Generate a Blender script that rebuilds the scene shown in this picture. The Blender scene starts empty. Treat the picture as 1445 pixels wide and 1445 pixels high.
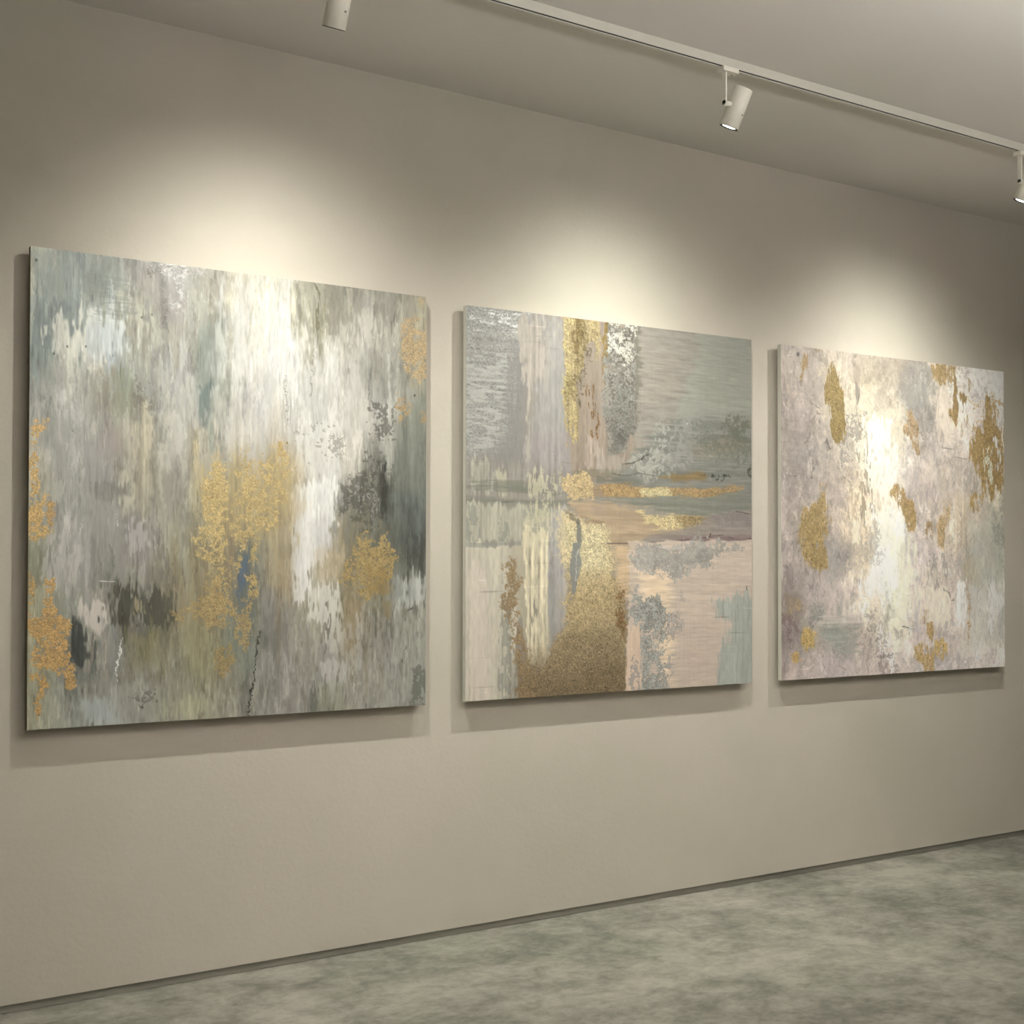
import bpy, bmesh, math
import numpy as np
from mathutils import Vector, Matrix

WALL_A = (.510, .480, .408); WALL_B = (.555, .506, .442)
CEIL_A = (.72, .70, .655); CEIL_B = (.76, .72, .69)
FL_D = (.148, .145, .122); FL_M = (.225, .217, .184); FL_L = (.298, .282, .242); FL_H = (.375, .349, .304)
SKIRT = (.30, .295, .25)
SPOT_SIZE = math.radians(150); SPOTCOL = (.99, .99, .90); BEAM = 2.8; AIM = math.radians(25)
SPOTS = [(1.470, 'white cylinder track spotlight above the leftmost painting, cut off by the top edge', 91, -.30, .04, math.radians(23.5)),
         (2.8215, 'white cylinder track spotlight hanging in full view above the middle painting', 95, -.18, .46, math.radians(23.3)),
         (4.2765, 'white cylinder track spotlight at the right edge, half out of frame', 86, 0.0, .46, math.radians(23.3))]
FILLCOL = (1, .975, .94)  # unseen lamps added to fill the room with light
FILL_LAMPS = [(2.8, 1.0, 3.8, .55, 2.22, 17.0, 1.1, 'unseen linear lamp added in the middle of the gallery for fill light'),
            (0.6, -1.2, 2.4, .4, 2.22, 20.0, 1.6, 'unseen linear lamp added near the rear wall for fill light')]
# ------------------------------------------------------------------ basics
scene = bpy.context.scene
C = scene.collection
R = math.radians

def tag(o, label=None, cat=None, group=None, kind=None):
    if label: o['label'] = label
    if cat: o['category'] = cat
    if group: o['group'] = group
    if kind: o['kind'] = kind
    return o

def empty(name, loc, label, cat, group=None):
    o = bpy.data.objects.new(name, None)
    o.empty_display_size = 0.05
    C.objects.link(o); o.location = loc
    return tag(o, label, cat, group)

def build(name, bm, mat, parent=None, smooth=False):
    me = bpy.data.meshes.new(name)
    bmesh.ops.recalc_face_normals(bm, faces=bm.faces[:])
    bm.to_mesh(me); bm.free()
    if mat: me.materials.append(mat)
    if smooth:
        for p in me.polygons: p.use_smooth = True
        try: me.set_sharp_from_angle(angle=R(35))
        except Exception: pass
    o = bpy.data.objects.new(name, me)
    C.objects.link(o)
    if parent: o.parent = parent
    return o

def box(bm, x0, x1, y0, y1, z0, z1, bev=0.0):
    r = bmesh.ops.create_cube(bm, size=1.0)
    vs = r['verts']
    for v in vs:
        v.co = Vector(((x0+x1)/2+v.co.x*(x1-x0), (y0+y1)/2+v.co.y*(y1-y0), (z0+z1)/2+v.co.z*(z1-z0)))
    if bev > 0:
        es = list({e for v in vs for e in v.link_edges})
        bmesh.ops.bevel(bm, geom=es, offset=bev, segments=2, profile=0.7, affect='EDGES')

def lathe(bm, prof, seg=48, mat=None):
    """surface of revolution about z from (radius, z) pairs"""
    M = mat or Matrix.Identity(4)
    rings = []
    for r, z in prof:
        if r < 1e-6: rings.append([bm.verts.new(M @ Vector((0, 0, z)))])
        else: rings.append([bm.verts.new(M @ Vector((r*math.cos(2*math.pi*i/seg), r*math.sin(2*math.pi*i/seg), z))) for i in range(seg)])
    for a, b in zip(rings, rings[1:]):
        for i in range(seg):
            j = (i+1) % seg
            if len(a) == 1 and len(b) == 1: continue
            if len(a) == 1: bm.faces.new((a[0], b[i], b[j]))
            elif len(b) == 1: bm.faces.new((a[i], a[j], b[0]))
            else: bm.faces.new((a[i], a[j], b[j], b[i]))

# --------------------------------------------------------------- materials
def lin(c):
    return tuple(((v/255)/12.92 if v/255 <= .04045 else ((v/255+.055)/1.055)**2.4) for v in c)

class Mat:
    def __init__(s, name):
        s.m = bpy.data.materials.new(name); s.m.use_nodes = True
        s.nt = s.m.node_tree; s.b = s.nt.nodes['Principled BSDF']
        s.tc = None
    def n(s, t, **k):
        o = s.nt.nodes.new(t)
        for a, b in k.items(): setattr(o, a, b)
        return o
    def l(s, a, b): s.nt.links.new(a, b)
    def noise(s, scale, detail=4, rough=.55, stretch=(1,1,1), dist=0.0):
        if s.tc is None: s.tc = s.n('ShaderNodeTexCoord')
        mp = s.n('ShaderNodeMapping'); mp.inputs['Scale'].default_value = stretch
        s.l(s.tc.outputs['Object'], mp.inputs['Vector'])
        t = s.n('ShaderNodeTexNoise'); t.inputs['Scale'].default_value = scale
        t.inputs['Detail'].default_value = detail; t.inputs['Roughness'].default_value = rough
        t.inputs['Distortion'].default_value = dist
        s.l(mp.outputs[0], t.inputs['Vector'])
        return t.outputs['Fac']
    def ramp(s, fac, stops):
        r = s.n('ShaderNodeValToRGB'); e = r.color_ramp.elements
        while len(e) < len(stops): e.new(.5)
        for el, (p, c) in zip(e, stops):
            el.position = p; el.color = (*c, 1) if not isinstance(c, float) else (c, c, c, 1)
        s.l(fac, r.inputs[0]); return r.outputs[0]
    def mix(s, fac, a, b, mode='MIX'):
        m = s.n('ShaderNodeMix', data_type='RGBA', blend_type=mode)
        for sock, v in ((m.inputs[0], fac), (m.inputs[6], a), (m.inputs[7], b)):
            if hasattr(v, 'type') and hasattr(v, 'links'): s.l(v, sock)
            else: sock.default_value = v if not isinstance(v, tuple) else (*v, 1)
        return m.outputs[2]
    def math(s, op, a, b=0.0, clamp=False):
        m = s.n('ShaderNodeMath', operation=op, use_clamp=clamp)
        for sock, v in ((m.inputs[0], a), (m.inputs[1], b)):
            if hasattr(v, 'links'): s.l(v, sock)
            else: sock.default_value = v
        return m.outputs[0]
    def bump(s, h, strength, dist, prev=None):
        b = s.n('ShaderNodeBump'); b.inputs['Strength'].default_value = strength
        b.inputs['Distance'].default_value = dist
        s.l(h, b.inputs['Height'])
        if prev is not None: s.l(prev, b.inputs['Normal'])
        return b.outputs[0]
    def set(s, **k):
        for a, v in k.items():
            i = s.b.inputs[a.replace('_', ' ')]
            if hasattr(v, 'links'): s.l(v, i)
            elif isinstance(v, tuple): i.default_value = (*v, 1)
            else: i.default_value = v
        return s.m

def plain(name, col, rough=.5, metal=0.0, bump=None):
    m = Mat(name)
    nz = m.noise(40, 3)
    c = m.mix(nz, tuple(x*.94 for x in col), tuple(min(1, x*1.05) for x in col))
    m.set(Base_Color=c, Roughness=rough, Metallic=metal)
    if bump: m.set(Normal=m.bump(m.noise(bump[0], 3), bump[1], .001))
    return m.m

# wall: warm greige trowelled plaster
m = Mat('wall_plaster')
big = m.noise(.9, 3, .5)
c = m.ramp(big, [(.38, WALL_A), (.62, WALL_B)])
c = m.mix(m.ramp(m.noise(5, 5, .6), [(.35, 0.0), (.7, 1.0)]), c, m.mix(1.0, c, (.955, .965, .95), 'MULTIPLY'))
weave = m.noise(3.2, 3, .5, (14, 14, 60))
c = m.mix(weave, m.mix(1.0, c, (.97, .97, .97), 'MULTIPLY'), c)
nb = m.bump(m.noise(70, 5, .6), .40, .0022)
nb = m.bump(m.noise(330, 3, .6), .40, .0007, nb)
nb = m.bump(m.noise(3.5, 2, .5), .25, .006, nb)
M_WALL = m.set(Base_Color=c, Roughness=.82, Specular_IOR_Level=.25, Normal=nb)

m = Mat('ceiling_paint')
c = m.ramp(m.noise(.8, 4, .5), [(.35, CEIL_A), (.65, CEIL_B)])
c = m.mix(m.noise(2.2, 3, .5, (10, 40, 10)), m.mix(1.0, c, (.965, .965, .97), 'MULTIPLY'), c)
M_CEIL = m.set(Base_Color=c, Roughness=.9, Specular_IOR_Level=.2, Normal=m.bump(m.noise(120, 4), .2, .001))

# floor: mottled sealed concrete
m = Mat('floor_concrete')
a = m.noise(1.7, 8, .62, (1, 1.1, 1), .3)
b = m.noise(7.5, 8, .70, (1.0, 1.15, 1), .35)
d = m.noise(30, 6, .65, (1, 1.2, 1), .2)
g = m.noise(1.6, 5, .55, (1.3, 1, 1), .3)
t = m.math('ADD', m.math('MULTIPLY', a, .40), m.math('ADD', m.math('MULTIPLY', b, .40), m.math('MULTIPLY', d, .20)))
c = m.ramp(t, [(.405, FL_D), (.475, FL_M), (.53, FL_L), (.60, FL_H)])
c = m.mix(m.ramp(g, [(.42, 0.0), (.62, .75)]), c, m.mix(1.0, c, (.92, .98, .93), 'MULTIPLY'))
c = m.mix(m.ramp(m.noise(160, 3, .6), [(.4, .25), (.65, 0.0)]), c, m.mix(1.0, c, (.75, .75, .72), 'MULTIPLY'))
M_FLOOR = m.set(Base_Color=c, Roughness=.62, Specular_IOR_Level=.3, Normal=m.bump(d, .12, .002))

M_BASE = plain('skirting_paint', SKIRT, .6)
M_WHITE = plain('white_powder_coat', lin((226, 222, 210)), .42, bump=(900, .05))
M_RAILW = plain('white_rail_paint', lin((200, 197, 186)), .45, bump=(600, .05))
M_DARK = plain('dark_conductor', lin((16, 15, 12)), .5)
M_STEEL = plain('screw_steel', lin((190, 186, 176)), .25, 1.0)
M_ALU = plain('aluminium_cleat', lin((150, 148, 142)), .4, 1.0)

def emit(name, col, s):
    m = Mat(name); m.set(Base_Color=(.8, .8, .8), Emission_Color=col, Emission_Strength=s); return m.m
M_LENS = emit('lit_lens', (1, .96, .86), 9.0)

# ------------------------------------------------------------------- room
WY = 3.71; ZC = 2.736; ZF = 0.005; X0, X1, Y0 = -2.6, 9.4, -3.2

def slab(name, a, mat, kind='structure'):
    bm = bmesh.new(); box(bm, *a); o = build(name, bm, mat); o['kind'] = kind; return o
slab('floor', (X0, X1, Y0, WY+.15, ZF-.12, ZF), M_FLOOR)
slab('ceiling', (X0, X1, Y0, WY+.15, ZC, ZC+.12), M_CEIL)
slab('wall_front', (X0, X1, WY, WY+.14, .03, ZC), M_WALL)
slab('baseboard_front', (X0, X1, WY+.012, WY+.10, ZF, .03), M_BASE)
slab('wall_rear', (X0, X1, Y0-.12, Y0, ZF-.12, ZC+.12), M_WALL)
slab('wall_left', (X0-.12, X0, Y0-.12, WY+.15, ZF-.12, ZC+.12), M_WALL)
slab('wall_right', (X1, X1+.12, Y0-.12, WY+.15, ZF-.12, ZC+.12), M_WALL)

# ------------------------------------------------------------------ track
RY = 3.0015; RB = ZC-.0275
t = empty('lighting_track', (3.2, RY, ZC), 'long slim white ceiling track with a dark slot, carrying the three spotlights', 'lighting track')
bm = bmesh.new()   # channel profile swept along x
pr = [(-.0125, 0), (-.0125, -.0275), (-.0108, -.0275), (-.0108, -.006), (.0018, -.006), (.0018, -.0275), (.0125, -.0275), (.0125, 0)]
L0, L1 = -2.0-3.2, 7.5-3.2
va = [bm.verts.new((L0, y, z)) for y, z in pr]; vb = [bm.verts.new((L1, y, z)) for y, z in pr]
k = len(pr)
for i in range(k): bm.faces.new((va[i], va[(i+1) % k], vb[(i+1) % k], vb[i]))
for q in (va, vb):
    bm.faces.new(q[0:4] + q[4:8])
build('rail', bm, M_RAILW, t)
bm = bmesh.new(); box(bm, L0+.01, L1-.01, -.0108, .0018, -.0245, -.006); build('slot', bm, M_DARK, t)
for s, x in ((0, L0), (1, L1)):
    bm = bmesh.new(); box(bm, x-.012, x+.003 if s == 0 else x+.012, -.0135, .0135, -.0285, 0, .001); build('end_cap', bm, M_RAILW, t)

# -------------------------------------------------------------- spotlights
TILT = R(25)
def spotlight(x, label, power, aim, yaw, tilt=TILT, blend=1.0):
    e = empty('track_spotlight', (x, RY, RB), label, 'spotlight', 'white track spotlights')
    bm = bmesh.new(); box(bm, -.030, .032, -.0165, .0160, -.0145, -.0003, .0014)
    box(bm, -.024, .026, -.0040, .0040, 0.0, .014)
    build('adapter', bm, M_WHITE, e)
    bm = bmesh.new()
    lathe(bm, [(0, 0), (.0016, 0), (.0016, -.004), (0, -.004)], 12, Matrix.Translation((.021, .004, -.0131)))
    build('locking_screw', bm, M_DARK, e)
    bm = bmesh.new(); box(bm, -.0155, -.0095, -.008, .008, -.112, -.012, .001)
    # rounded lower end of the arm
    lathe(bm, [(0, -.003), (.0085, -.003), (.0095, -.002), (.0095, .002), (.0085, .003), (0, .003)], 32,
          Matrix.Translation((-.0125, 0, -.108)) @ Matrix.Rotation(R(90), 4, 'Y'))
    build('arm', bm, M_WHITE, e)
    bm = bmesh.new()
    lathe(bm, [(0, 0), (.0085, 0), (.0085, .022), (0, .022)], 32, Matrix.Translation((-.0095, 0, -.108)) @ Matrix.Rotation(R(90), 4, 'Y'))
    build('pivot', bm, M_WHITE, e)
    HX = .0385; rr = .0295
    base = Matrix.Translation((HX, 0, -.108)) @ Matrix.Rotation(yaw, 4, 'Z') @ Matrix.Rotation(tilt, 4, 'X')
    up = .056; dn = -.066
    bm = bmesh.new()
    lathe(bm, [(0, up), (rr-.003, up), (rr-.0008, up-.0008), (rr, up-.003), (rr, dn+.001), (rr-.0006, dn), (rr-.0022, dn), (rr-.0026, dn+.001), (rr-.004, dn+.012), (rr-.006, dn+.018), (0, dn+.018)], 64, base)
    h = build('lamp_head', bm, M_WHITE, e, True)
    bm = bmesh.new(); lathe(bm, [(rr+.0002, dn+.0002), (rr+.0002, dn-.0012), (rr-.0032, dn-.0012), (rr-.0032, dn+.002), ], 64, base)
    build('bezel', bm, M_DARK, h)
    bm = bmesh.new(); lathe(bm, [(0, dn+.0012), (rr-.0088, dn+.0016), (rr-.0080, dn+.004)], 48, base)
    build('lens', bm, M_LENS, h, True)
    bm = bmesh.new(); lathe(bm, [(rr-.0078, dn+.0045), (rr-.0078, dn+.0010), (rr-.0030, dn-.0002)], 48, base)
    build('reflector', bm, M_DARK, h, True)
    bm = bmesh.new()
    lathe(bm, [(0, rr+.0022), (.0024, rr+.0020), (.0030, rr+.0008), (.0030, rr-.002)], 20, base @ Matrix.Translation((0, 0, -.022)) @ Matrix.Rotation(R(18)-yaw, 4, 'Z') @ Matrix.Rotation(R(90), 4, 'X'))
    build('screw', bm, M_STEEL, h, True)
    ld = bpy.data.lights.new('lamp', 'SPOT'); ld.energy = power; ld.spot_size = SPOT_SIZE; ld.spot_blend = blend
    ld.shadow_soft_size = .016; ld.color = SPOTCOL
    # soft reflector beam: intensity falls with a power of the cosine off the axis
    ld.use_nodes = True; nt = ld.node_tree; em = nt.nodes['Emission']
    tc = nt.nodes.new('ShaderNodeTexCoord'); sx = nt.nodes.new('ShaderNodeSeparateXYZ')
    ab = nt.nodes.new('ShaderNodeMath'); ab.operation = 'ABSOLUTE'
    pw = nt.nodes.new('ShaderNodeMath'); pw.operation = 'POWER'; pw.inputs[1].default_value = BEAM
    nt.links.new(tc.outputs['Normal'], sx.inputs[0]); nt.links.new(sx.outputs['Z'], ab.inputs[0])
    nt.links.new(ab.outputs[0], pw.inputs[0]); nt.links.new(pw.outputs[0], em.inputs['Strength'])
    lo = bpy.data.objects.new('lamp', ld); C.objects.link(lo); lo.parent = h
    p0 = base @ Vector((0, 0, dn-.006))
    lo.matrix_local = Matrix.Translation(p0) @ Matrix.Rotation(aim, 4, 'Z') @ Matrix.Rotation(AIM, 4, 'X')
    return e
for a in SPOTS: spotlight(*a)

# unseen lamps added for general fill light (behind and above the camera)
def fill_lamp(x, y, w, d, z, up, down, label):
    e = empty('added_fill_lamp', (x, y, z), label, 'added fill lamp', 'added unseen fill lamps')
    bm = bmesh.new(); box(bm, -w/2, w/2, -d/2, d/2, -.02, .02, .003); build('lamp_body', bm, M_WHITE, e)
    for zz, pw, nm in ((.0215, up, 'upper_diffuser'), (-.0215, down, 'lower_diffuser')):
        bm = bmesh.new(); box(bm, -w/2+.01, w/2-.01, -d/2+.01, d/2-.01, zz-.0015, zz+.0015)
        build(nm, bm, emit(nm, FILLCOL, pw), e)
    for sx in (-w*.4, w*.4):
        bm = bmesh.new(); box(bm, sx-.0012, sx+.0012, -.0012, .0012, .02, ZC-z); build('suspension_wire', bm, M_STEEL, e)
for a in FILL_LAMPS: fill_lamp(*a)

w = bpy.data.worlds.new('World'); scene.world = w; w.use_nodes = True
w.node_tree.nodes['Background'].inputs[0].default_value = (.5, .5, .5, 1)
w.node_tree.nodes['Background'].inputs[1].default_value = .1
# --------------------------------------------------------------- paintings
# Each canvas is worked up in code: a grid of ground tones is dragged into drips, then strokes
# of paint, flakes of metal leaf and painted-in lamp highlights are laid over it. Coordinates are on the artist's sketch sheet.
def vnoise(nv, nu, fv, fu, rng):
    fv = max(1, int(fv)); fu = max(1, int(fu))
    g = rng.random((fv+2, fu+2)).astype(np.float32)
    y = np.linspace(0, fv, nv, endpoint=False); x = np.linspace(0, fu, nu, endpoint=False)
    iy = y.astype(int); ix = x.astype(int); ty = (y-iy)[:, None]; tx = (x-ix)[None, :]
    ty = ty*ty*(3-2*ty); tx = tx*tx*(3-2*tx)
    a = g[iy][:, ix]; b = g[iy][:, ix+1]; c = g[iy+1][:, ix]; d = g[iy+1][:, ix+1]
    return (a*(1-tx)+b*tx)*(1-ty)+(c*(1-tx)+d*tx)*ty
def fbm(nv, nu, fv, fu, oct, rng, gain=.6):
    s = 0; a = 1; t = 0
    for k in range(oct):
        s = s+a*vnoise(nv, nu, fv*2**k, fu*2**k, rng); t += a; a *= gain
    s = s/t
    return ((s-s.mean())/(s.std()+1e-6)).astype(np.float32)
def sstep(a, b, x):
    t = np.clip((x-a)/(b-a), 0, 1); return t*t*(3-2*t)
def polysdf(P, X, Y):
    d2 = np.full(X.shape, 1e12, np.float32); inside = np.zeros(X.shape, bool); n = len(P)
    for i in range(n):
        (x0, y0), (x1, y1) = P[i], P[(i+1) % n]
        ex, ey = x1-x0, y1-y0; L = ex*ex+ey*ey+1e-9
        t = np.clip(((X-x0)*ex+(Y-y0)*ey)/L, 0, 1)
        d2 = np.minimum(d2, (X-x0-t*ex)**2+(Y-y0-t*ey)**2)
        if y0 != y1:
            inside ^= ((y0 > Y) != (y1 > Y)) & (X < (x1-x0)*(Y-y0)/(y1-y0)+x0)
    return np.where(inside, 1, -1)*np.sqrt(d2)
def linedist(P, X, Y):
    d2 = np.full(X.shape, 1e12, np.float32)
    for (x0, y0), (x1, y1) in zip(P, P[1:]):
        ex, ey = x1-x0, y1-y0; L = ex*ex+ey*ey+1e-9
        t = np.clip(((X-x0)*ex+(Y-y0)*ey)/L, 0, 1)
        d2 = np.minimum(d2, (X-x0-t*ex)**2+(Y-y0-t*ey)**2)
    return np.sqrt(d2)

def homog(q, nv, nu):
    """sheet coordinates of every canvas point: q = corners TL, TR, BL, BR"""
    (x0, y0), (x1, y1), (x3, y3), (x2, y2) = q
    dx1, dx2, dx3 = x1-x2, x3-x2, x0-x1+x2-x3; dy1, dy2, dy3 = y1-y2, y3-y2, y0-y1+y2-y3
    den = dx1*dy2-dx2*dy1; g = (dx3*dy2-dx2*dy3)/den; h = (dx1*dy3-dx3*dy1)/den
    a, b, c = x1-x0+g*x1, x3-x0+h*x3, x0; d, e, f = y1-y0+g*y1, y3-y0+h*y3, y0
    u = np.linspace(0, 1, nu)[None, :]; v = np.linspace(0, 1, nv)[:, None]
    w = g*u+h*v+1
    return ((a*u+b*v+c)/w).astype(np.float32), ((d*u+e*v+f)/w).astype(np.float32)

def paint(q, nv, nu, seed, grid, strokes, warp=(5, 26), ground='v', texture=.05, marks=(0, 'v')):
    rng = np.random.default_rng(seed)
    X, Y = homog(q, nv, nu)
    N = {'v': fbm(nv, nu, 5, 46, 4, rng), 'h': fbm(nv, nu, 46, 5, 4, rng), 'i': fbm(nv, nu, 16, 16, 5, rng, .7)}
    Fn = {'v': fbm(nv, nu, 40, 150, 2, rng, .8), 'h': fbm(nv, nu, 150, 26, 2, rng, .8), 'i': fbm(nv, nu, 90, 90, 3, rng, .85)}
    T = {'v': fbm(nv, nu, 3, 110, 2, rng, .8), 'h': fbm(nv, nu, 120, 3, 2, rng, .8), 'i': fbm(nv, nu, 30, 30, 4, rng, .8)}
    grit = rng.standard_normal((nv, nu)).astype(np.float32)
    grit = (grit+np.roll(grit, 1, 0)+np.roll(grit, 1, 1)+np.roll(np.roll(grit, 1, 0), 1, 1))/2
    col = np.zeros((nv, nu, 3), np.float32); leaf = np.zeros((nv, nu), np.float32); hgt = np.zeros((nv, nu), np.float32)
    if grid:
        gx, gy, gc = grid; gc = np.array(gc, np.float32).reshape(len(gy), len(gx), 3)/1000.
        sx = X+warp[0]*N['i']; sy = Y+warp[1]*N['v']*.9+warp[1]*.35*Fn['v']
        fx = np.clip((sx-gx[0])/(gx[1]-gx[0]), 0, len(gx)-1.001); fy = np.clip((sy-gy[0])/(gy[1]-gy[0]), 0, len(gy)-1.001)
        ix = fx.astype(int); iy = fy.astype(int); tx = (fx-ix)[..., None]; ty = (fy-iy)[..., None]
        tx = tx*tx*(3-2*tx); ty = ty*ty*(3-2*ty)
        col = (gc[iy, ix]*(1-tx)+gc[iy, ix+1]*tx)*(1-ty)+(gc[iy+1, ix]*(1-tx)+gc[iy+1, ix+1]*tx)*ty
        col = col*(1+texture*(.6*T[ground]+.9*Fn[ground]))[..., None]*(1+.035*N['i'])[..., None]
        hgt += .25*T[ground]+.2*Fn[ground]
    def drag(n, style, lo, hi):
        # fine bristle marks and scratches, light or dark, gathered in loose clusters
        for k in range(n):
            for _ in range(6):
                i = rng.integers(4, nv-4); j = rng.integers(4, nu-4)
                if N['i'][i, j]+.6*N['v'][i, j] > rng.normal(.2, .8): break
            ln = int(rng.uniform(8, 46)*(1 if style != 'c' else .8)); t = np.arange(ln)
            if style == 'v': a0, cv = rng.normal(math.pi/2, .05), rng.normal(0, .002)
            elif style == 'h': a0, cv = rng.normal(0, .03), rng.normal(0, .001); 
            else: a0, cv = rng.normal(math.pi/2, .5), rng.normal(0, .02)
            ang = a0+cv*t; ii = i+np.cumsum(np.sin(ang)); jj = j+np.cumsum(np.cos(ang))+(rng.normal(0, .25, ln).cumsum()*.4 if style != 'h' else 0)
            wd = 1 if rng.random() < .65 else 2
            f = rng.uniform(1.12, 1.4) if rng.random() < .55 else rng.uniform(.55, .85)
            op = rng.uniform(lo, hi)*np.sin(np.pi*(t+1)/(ln+1))**.5
            for w in range(wd):
                a = np.clip(ii.astype(int)+(w if style == 'h' else 0), 0, nv-1); b = np.clip(jj.astype(int)+(w if style != 'h' else 0), 0, nu-1)
                o_ = (op*(1-leaf[a, b]))[:, None]
                col[a, b] = col[a, b]*(1-o_)+np.clip(col[a, b]*f, 0, .95)*o_
                hgt[a, b] += (.5 if f > 1 else -.5)*op
    drag(marks[0]//2, marks[1], .3, .9)
    # broken veils of lighter and darker paint dragged over the ground
    if grid:
        for sgn, th in ((1, .55), (-1, .75), (1, 1.1), (-1, 1.25)):
            a = fbm(nv, nu, 8, 36, 5, rng, .75) if marks[1] == 'v' else fbm(nv, nu, 14, 26, 5, rng, .8)
            b = fbm(nv, nu, 5, 7, 3, rng)
            k = sstep(th-.12, th+.12, a*.75+b*.6)*rng.uniform(.6, .9)
            f = (1.26 if sgn > 0 else .72); k3 = k[..., None]
            col = col*(1-k3)+np.clip(col*f, 0, .95)*k3
            hgt += sgn*.5*k
    for s in strokes:
        c = np.array(s[1], np.float32)/1000.; P = s[2]
        if s[0] == 'l':
            wd, op = s[3:5]; r = wd+5
        else:
            op, soft, rag, st, m, brk, tx = s[3:]; r = soft+rag*2.5+1
        xs = [p[0] for p in P]; ys = [p[1] for p in P]
        B = (X > min(xs)-r) & (X < max(xs)+r) & (Y > min(ys)-r) & (Y < max(ys)+r)
        if not B.any(): continue
        i0, i1 = np.where(B.any(1))[0][[0, -1]]; j0, j1 = np.where(B.any(0))[0][[0, -1]]
        sl = (slice(i0, i1+1), slice(j0, j1+1)); x, y = X[sl], Y[sl]
        if s[0] == 'l':
            d = linedist(P, x+1.2*Fn['i'][sl], y)
            k = op*(1-sstep(wd*.4, wd*1.1, d*(1+.15*N['i'][sl])))
            col[sl] = col[sl]*(1-k[..., None])+c*k[..., None]
            hgt[sl] += (.8 if c.mean() > .3 else -.8)*k
            leaf[sl] *= 1-k
            continue
        d = polysdf(P, x, y)+rag*(.55*N[st][sl]+.45*Fn[st][sl])
        k = sstep(-soft, soft, d)
        if brk > 0:
            edge = np.clip(d/(rag+soft+4), 0, 1)
            cov = Fn[st][sl]*.75+N['i'][sl]*.45+.35*grit[sl]*(m > 0)
            th = (brk-.5)*3.0+.9*(1-edge)*(.5+brk)
            k = k*sstep(th-.25, th+.25, cov+.15)
        k = k*op
        cc = c*(1+tx*(T[st][sl]+.5*Fn[st][sl]))[..., None]*np.ones_like(col[sl])
        if m:
            gr = grit[sl]; amp, am2 = (.18, .08) if m == 1 else (.18, .20) if m == 2 else (.15, .04)
            cc = cc*np.clip(1+amp*gr+am2*Fn['i'][sl], .45, 1.7)[..., None]
        else:
            cc = cc*(1+.025*Fn[st][sl])[..., None]
        k3 = k[..., None]
        col[sl] = col[sl]*(1-k3)+cc*k3
        leaf[sl] = leaf[sl]*(1-k)+(1.0 if m else 0)*k
        hgt[sl] = hgt[sl]*(1-.5*k)+k*((.55*grit[sl]+.3) if m else (.3*T[st][sl]+.2*Fn[st][sl]+.3))
    drag(marks[0], marks[1], .3, .85)
    return np.clip(col, .012, .95), np.clip(leaf, 0, 1), hgt

def canvas_material(name, gloss):
    m = Mat(name)
    ca = m.n('ShaderNodeAttribute', attribute_name='pigment'); la = m.n('ShaderNodeAttribute', attribute_name='leaf')
    fine = m.noise(620, 2, .6); brush = m.noise(9, 4, .6, (26, 1, 1.2) if gloss != 'h' else (1.2, 1, 40))
    c = m.mix(fine, m.mix(1.0, ca.outputs['Color'], (.94, .94, .94), 'MULTIPLY'), ca.outputs['Color'])
    lf = la.outputs['Fac']
    nb = m.bump(brush, .22, .0012)
    gb_ = m.n('ShaderNodeBump'); gb_.inputs['Distance'].default_value = .0012
    m.l(m.math('MULTIPLY', lf, .75), gb_.inputs['Strength']); m.l(m.noise(420, 2, .7), gb_.inputs['Height']); m.l(nb, gb_.inputs['Normal'])
    m.set(Base_Color=c, Metallic=m.math('MULTIPLY', lf, .22), Roughness=m.math('ADD', .42, m.math('MULTIPLY', lf, .04)),
          Specular_IOR_Level=.45, Normal=gb_.outputs[0])
    return m.m

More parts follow.
